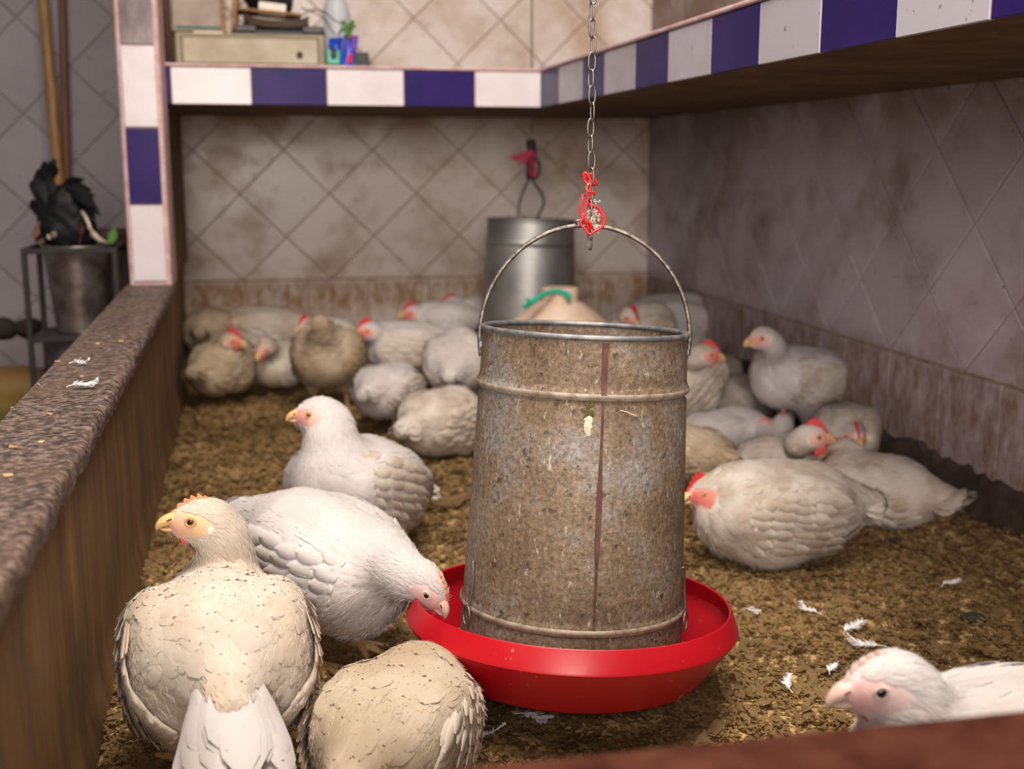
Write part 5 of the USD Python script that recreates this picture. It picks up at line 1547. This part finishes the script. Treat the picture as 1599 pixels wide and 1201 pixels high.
pole("yellow-brown bamboo pole, left of the two leaning on the passage wall", aty(68, 0, 3.60), aty(90, 260, 3.55), 0.0145, BAMBOO, (0.15, 0.32, 0.5, 0.66, 0.84))
pole("dark red-brown pole, right of the two leaning on the passage wall", aty(97, 0, 3.63), aty(104, 260, 3.59), 0.0105, REDPOLE, ())

BUCKETM = varied("tarnished_bucket_steel", (0.16, 0.13, 0.12), (0.36, 0.31, 0.28), 20, 0.36, 0.85, detail=5)
IRON = plain("black_iron", (0.012, 0.010, 0.011), 0.6)
bc_ = at(120, 383, 2.75)
bzb = 0.258
t = thing("metal_bucket", "tapered tarnished metal bucket held in a black stand, beyond the granite capping", "bucket", (bc_[0], bc_[1], bzb))
hb = bc_[2] - bzb
obj("shell", lathe([(0, 0.0), (0.054, 0.0), (0.056, 0.004), (0.0765, hb - 0.006), (0.0795, hb - 0.002), (0.0795, hb + 0.003), (0.075, hb), (0.053, 0.006), (0, 0.006)], 64), BUCKETM, t, smooth=30)
a = np.linspace(0, 2 * np.pi, 48, endpoint=False)
obj("rolled_rim", tube(np.c_[0.078 * np.cos(a), 0.078 * np.sin(a), np.full(48, hb)], 0.003, 8, closed=True), BUCKETM, t, smooth=True)
t = thing("bucket_stand", "black iron stand round the metal bucket", "stand", (bc_[0], bc_[1], -0.03))
hs_ = bc_[2] + 0.03
for sx in (-1, 1):
    for sy in (-1, 1):
        xx = sx * 0.100 if sx < 0 else 0.094
        obj("leg", bx(xx - 0.006, xx + 0.006, sy * 0.09 - 0.006, sy * 0.09 + 0.006, 0, hs_ - 0.012, 0.001), IRON, t)
for sy in (-1, 1):
    obj("rail", bx(-0.106, 0.10, sy * 0.09 - 0.006, sy * 0.09 + 0.006, hs_ - 0.012, hs_, 0.001), IRON, t)
for xx in (-0.1, 0.094):
    obj("rail", bx(xx - 0.006, xx + 0.006, -0.084, 0.084, hs_ - 0.012, hs_, 0.001), IRON, t)
obj("shelf_plate", bx(-0.1, 0.094, -0.09, 0.09, 0.275, 0.2875, 0.001), IRON, t)
tb_ = thing("tin", "dull metal tin standing under the tapered bucket", "tin", (bc_[0] - 0.015, bc_[1], -0.03))
obj("shell", lathe([(0, 0), (0.062, 0), (0.066, 0.004), (0.072, 0.265), (0.074, 0.272), (0.070, 0.27), (0.06, 0.006), (0, 0.006)], 48), DGREY, tb_, smooth=30)

# bundle of dark feathers in the bucket
BLACKF = mat("glossy_black_feather", {"g": ("geometry", {}), "r": ("rgb_ramp", {"ramp": [(0, (0.004, 0.004, 0.005)), (0.8, (0.012, 0.012, 0.014)), (1, (0.03, 0.022, 0.018))]}), "p": ("principled_bsdf", {"roughness": 0.6, "specular_ior_level": 0.25})},
             [("g.random_per_island", "r.fac"), ("r.color", "p.base_color")])
RUSTF = varied("dark_rust_feather", (0.035, 0.008, 0.006), (0.14, 0.045, 0.018), 40, 0.6)
PALEF = varied("pale_feather", (0.30, 0.22, 0.16), (0.52, 0.44, 0.38), 40, 0.7)
fb_ = at(108, 372, 2.74)
t = thing("feather_bundle", "glossy black tail feathers with rust and pale ones heaped in the metal bucket", "feathers", fb_)
r = np.random.default_rng(12)
core = trimesh.creation.icosphere(4, 1.0)
core.apply_scale([0.062, 0.055, 0.085])
core.vertices *= (1 + 0.5 * (meshkit.fbm(core.vertices * 22, 3, 9) - 0.5))[:, None]
core.apply_translation([-0.002, 0, 0.045])
obj("down_core", core, BLACKF, t, smooth=True)


def plumes(n, mat_, name, base_px, mid_px, tip_px, spread, wid):
    for k in range(n):
        f_ = (k + 0.5) / n
        pick = lambda arr: np.array([np.interp(f_, np.linspace(0, 1, len(arr)), [q_[0] for q_ in arr]), np.interp(f_, np.linspace(0, 1, len(arr)), [q_[1] for q_ in arr])])
        j = lambda: r.normal(0, spread, 2)
        bpx, mpx, tpx = pick(base_px) + j(), pick(mid_px) + j(), pick(tip_px) + j()
        dz = r.uniform(-0.05, 0.03)
        P_ = [at(bpx[0], bpx[1], 2.73 + dz * 0.5) - fb_, at(mpx[0], mpx[1], 2.73 + dz) - fb_, at(tpx[0], tpx[1], 2.73 + dz * 1.3) - fb_]
        pth = catmull(P_, 9)
        wv = wid * np.interp(np.linspace(0, 1, len(pth)), [0, 0.3, 0.75, 0.92, 1], [0.25, 0.8, 1.0, 0.7, 0.15]) * r.uniform(0.8, 1.2)
        obj(name, ribbon(pth, wv, (r.normal(0, 0.3), -1, r.normal(0, 0.3)), 0.0012), mat_, t, smooth=35)


plumes(14, BLACKF, "black_plume", [(90, 360), (105, 350)], [(62, 300), (80, 275)], [(56, 290), (70, 255), (84, 254), (92, 268)], 4, 0.022)
plumes(13, BLACKF, "black_plume", [(95, 350), (115, 340)], [(100, 290), (118, 300), (125, 310)], [(128, 284), (140, 296), (152, 322), (154, 335), (138, 345)], 3, 0.017)
plumes(10, BLACKF, "black_plume", [(80, 365), (110, 360)], [(58, 330), (95, 320), (110, 320)], [(52, 312), (58, 345), (110, 335), (128, 350)], 4, 0.024)
plumes(9, RUSTF, "rust_plume", [(80, 370), (135, 376)], [(66, 350), (80, 350), (120, 355), (135, 360)], [(48, 362), (56, 378), (110, 365), (140, 372)], 3, 0.022)
plumes(7, PALEF, "pale_quill", [(112, 305), (118, 340), (128, 352)], [(125, 320), (135, 355), (145, 362)], [(134, 336), (148, 372), (158, 378), (164, 380)], 2, 0.008)
plumes(4, PALEF, "pale_quill", [(85, 378), (90, 372)], [(72, 372), (86, 366)], [(60, 380), (80, 360)], 2, 0.012)

# dark bin behind the stand, with a scrap of green
b2 = at(180, 358, 3.05)
DBIN = varied("dark_brown_bin", (0.035, 0.018, 0.014), (0.09, 0.05, 0.04), 16, 0.5)
t = thing("dark_bin", "narrow dark brown bin between the bucket and the tiled post", "bin", (b2[0] - 0.012, b2[1], -0.03))
hb = b2[2] + 0.03
obj("shell", lathe([(0, 0), (0.040, 0), (0.043, 0.005), (0.052, hb - 0.02), (0.056, hb - 0.016), (0.056, hb), (0.050, hb), (0.04, 0.01), (0, 0.01)], 40), DBIN, t, smooth=30)
g_ = at(176, 366, 2.80)
t = thing("green_leaf_scrap", "small scrap of green leaf beside the feathers at the bucket rim", "leaf", g_)
obj("blade", ribbon(catmull([[-0.012, 0.0, -0.03], [0.0, 0, -0.004], [0.006, 0, 0.016]], 6), np.interp(np.linspace(0, 1, 13), [0, 0.5, 1], [0.008, 0.02, 0.003]), (0.2, -1, 0)), plain("leaf_green", (0.10, 0.26, 0.03), 0.6), t, smooth=30)

# slumped sack on the passage floor
SACK = mat("brown_yellow_sack", {"g": ("geometry", {}), "s": ("separate_xyz", {}), "n": ("noise_texture", {"scale": 14, "detail": 4}), "a": ("math", {"math_type": "multiply_add", "value2": 0.08}),
                                 "r": ("rgb_ramp", {"ramp": [(0.0, (0.06, 0.06, 0.008)), (0.06, (0.10, 0.10, 0.012)), (0.10, (0.20, 0.13, 0.02)), (0.2, (0.17, 0.085, 0.03)), (0.32, (0.22, 0.12, 0.05))]}), "p": ("principled_bsdf", {"roughness": 0.6})},
           [("g.position", "s.vector"), ("g.position", "n.vector"), ("n.fac", "a.value1"), ("s.z", "a.value3"), ("a.value", "r.fac"), ("r.color", "p.base_color"), ])
sp = at(14, 545, 3.0)
t = thing("sack", "slumped brown and yellow sack on the passage floor below the wall", "sack", (sp[0], sp[1], -0.03))
sk = trimesh.creation.icosphere(4, 1.0)
sv = sk.vertices
sv = np.sign(sv) * np.abs(sv) ** 0.72 * np.array([0.16, 0.09, 0.085])
sv *= (1 + 0.22 * (meshkit.fbm(sv * 14, 3, 2) - 0.5))[:, None]
sv[:, 2] = np.maximum(sv[:, 2] + 0.08, 0.001)
obj("sack_body", trimesh.Trimesh(sv, sk.faces, process=False), SACK, t, smooth=True)
for k, (px, py, rr) in enumerate(((4, 512, 0.040), (46, 510, 0.036))):
    hp = at(px, py, 3.0)
    lump = trimesh.creation.icosphere(3, 1.0)
    lump.apply_scale([rr, rr, rr * 0.75])
    lump.vertices *= (1 + 0.4 * (meshkit.fbm(lump.vertices * 30 + k, 3, 3) - 0.5))[:, None]
    lb_ = thing("dark_rag", ("dark crumpled rag on the left end of the sack", "dark crumpled rag on the right end of the sack, beside the stand leg")[k], "rag", (hp[0], hp[1], hp[2] - 0.005))
    obj("rag_fold", lump, plain("dark_cloth_%d" % k, (0.02, 0.012, 0.010), 0.9), lb_, smooth=True)

# ------------------------------------------------------------------ loose feathers and shavings
WHITEF = plain("loose_white_feather", (0.80, 0.77, 0.78), 0.8)


def loose_feather(label, pos, yaw, L_, W_, bend=0.15, seed=0, n=(0, 0, 1)):
    r_ = np.random.default_rng(seed)
    t = thing("feather", label, "feather", pos, math.degrees(yaw), group="loose white feathers")
    s = np.linspace(0, 1, 12)
    path = np.c_[L_ * s, bend * L_ * np.sin(np.pi * s), 0.0035 + 0.16 * L_ * s ** 2 + 0.002 * np.sin(s * 7)]
    obj("quill", tube(path, np.linspace(0.0006, 0.00025, 12), 5), WHITEF, t, smooth=True)
    barbs = []
    for q_ in np.linspace(0.22, 0.99, 34):
        p0 = np.array([np.interp(q_, s, path[:, k]) for k in range(3)])
        for sg in (-1, 1):
            wl_ = W_ * 0.5 * math.sin(math.pi * min(1, 0.15 + 0.9 * (q_ - 0.2))) ** 0.7 * r_.uniform(0.75, 1.1)
            e = p0 + np.array([wl_ * 0.9, sg * wl_, r_.uniform(-0.001, 0.004)])
            barbs.append(ribbon(np.array([p0, p0 * 0.5 + e * 0.5 + [0, 0, 0.0008], e]), np.array([0.0016, 0.0014, 0.0004]), (0, 0, 1), 0.0002))
    obj("vane", cat(barbs), WHITEF, t)


def on_litter(x, y):
    p = atz(x, y, 0.012)
    return (p[0], p[1], float(ground(p[0], p[1])) + 0.006)


for k, (px, py, yaw, L_, W_, lab) in enumerate([
        (104, 609, 0.1, 0.034, 0.016, "white feather lying across the middle of the granite capping"),
        (108, 572, -0.1, 0.026, 0.008, "thin white feather on the granite capping, farther along than the larger one")]):
    p = atz(px, py, ZC)
    loose_feather(lab, (p[0], p[1], ZC), yaw, L_, W_, 0.05, 60 + k)
for k, (px, py, yaw, L_, W_, lab) in enumerate([
        (802, 1112, -0.9, 0.05, 0.022, "curled white feather on the shavings right under the front of the red pan"),
        (1318, 985, 0.5, 0.045, 0.02, "fluffy white feather on the shavings above the head of the corner chicken"),
        (1385, 1003, 2.6, 0.05, 0.024, "large ragged feather on the shavings just above the corner chicken's neck"),
        (1296, 1052, 0.8, 0.026, 0.012, "tiny feather just in front of the corner chicken's beak"),
        (1285, 955, 2.0, 0.04, 0.014, "feather on the open shavings right of the red pan, far from the birds"),
        (1160, 950, -1.2, 0.032, 0.010, "thin feather touching the right side of the red pan"),
        (1238, 1085, 1.2, 0.04, 0.012, "feather left of the corner chicken's beak"),
        (690, 775, 1.9, 0.035, 0.015, "white feather on the shavings left of the front feeder tube, at mid height"),
        (1470, 915, 0.2, 0.036, 0.014, "feather at the right edge near the dark footing"),
        (745, 1160, 0.6, 0.045, 0.006, "straight thin quill on the shavings below the red pan")]):
    loose_feather(lab, on_litter(px, py), yaw, L_, W_, 0.18, 70 + k)

CHIPP = varied("pale_shaving", (0.30, 0.18, 0.08), (0.50, 0.35, 0.19), 90, 0.8)
r = np.random.default_rng(77)
ORD = ["nearest", "second from", "third from", "fourth from", "fifth from", "sixth from", "seventh from", "eighth from", "ninth from", "tenth from", "eleventh from", "twelfth from"]
for k, (px, py) in enumerate(((190, 534), (152, 538), (125, 562), (90, 566), (128, 590), (60, 603), (20, 640), (78, 648), (28, 655), (65, 692), (20, 700), (12, 745))):
    p = atz(px, py, ZC)
    m_ = []
    n = 7
    L_, W_ = r.uniform(0.004, 0.008), r.uniform(0.002, 0.004)
    aa = np.sort(r.uniform(0, 2 * np.pi, n))
    top = np.c_[L_ * np.cos(aa) * r.uniform(0.7, 1, n), W_ * np.sin(aa) * r.uniform(0.7, 1, n), np.full(n, 0.0012) + r.uniform(0, 0.0015, n)]
    hull = trimesh.convex.convex_hull(np.vstack([top, top * [1, 1, 0] + [0, 0, 0.0004]]))
    t = thing("wood_shaving", f"pale wood flake on the granite capping, {ORD[k]}{' to' if k == 0 else ''} the tiled post", "wood shaving", (p[0], p[1], ZC + 0.0003), r.uniform(0, 360), group="loose shavings on the granite capping")
    obj("flake", hull, CHIPP, t)

CLUMP = varied("dark_dropping", (0.02, 0.014, 0.010), (0.05, 0.035, 0.025), 120, 0.8, bump=0.6)
for k, (px, py, sz_, lab) in enumerate(((1520, 958, 0.016, "dark clump of dirt on the shavings near the right edge"), (1400, 835, 0.010, "small dark clump on the shavings in front of the right-hand birds"), (672, 748, 0.011, "dark greenish clump on the shavings left of the front feeder"))):
    b_ = trimesh.creation.icosphere(3, 1.0)
    b_.apply_scale([sz_ * 1.2, sz_, sz_ * 0.45])
    b_.vertices *= (1 + 0.5 * (meshkit.fbm(b_.vertices * 90 + k * 3, 3, 4) - 0.5))[:, None]
    t = thing("dirt_clump", lab, "dirt", on_litter(px, py), group="dark clumps on the shavings")
    obj("clump", b_, CLUMP, t, smooth=True)

# dried splashes on the front feeder tube
SPLAT_G, SPLAT_W, STRAWM = varied("green_brown_splash", (0.05, 0.04, 0.012), (0.13, 0.10, 0.035), 150, 0.9), varied("cream_splash", (0.50, 0.40, 0.28), (0.66, 0.58, 0.46), 150, 0.9), plain("pink_straw", (0.55, 0.38, 0.30), 0.7)


def tube_hit(px, py):
    d0 = FWD + (px - CX) / FPX * RIGHT - (py - CY) / FPX * UP
    for dd in np.linspace(0.9, 1.5, 2500):
        p = to_local(EYE + d0 * dd)
        if np.hypot(p[0], p[1]) <= FR(p[2]) + 0.0004:
            return p
    return None


def splat(name, cx_, cy_, rx, ry, mat_, seed, label):
    r_ = np.random.default_rng(seed)
    ms = []
    for k in range(14):
        h_ = tube_hit(cx_ + r_.normal(0, rx), cy_ + r_.normal(0, ry))
        if h_ is None:
            continue
        b_ = trimesh.creation.icosphere(1, 1.0)
        b_.apply_scale(r_.uniform(0.0016, 0.0042, 3) * [1, 1, 1.3])
        nrm = np.array([h_[0], h_[1], 0]) / np.hypot(h_[0], h_[1])
        b_.vertices = b_.vertices - nrm * ((b_.vertices @ nrm) * 0.75)[:, None] + h_
        ms.append(b_)
    fput(name, cat(ms), mat_, smooth=True, label=label)


splat("splash", 919, 641, 4.5, 8, SPLAT_G, 5, "green-brown dried splash beside the seam")
splat("splash", 917, 664, 2.2, 6, SPLAT_W, 6, "cream dried splash below the green one")
hp = [tube_hit(x, y) for x, y in ((968, 641), (977, 643), (986, 647), (994, 650))]
hp = [h_ * [1.006, 1.006, 1] for h_ in hp]
fput("straw", tube(catmull(hp, 5), 0.0008, 5), STRAWM, smooth=True, label="curled pinkish straw stuck to the tube")
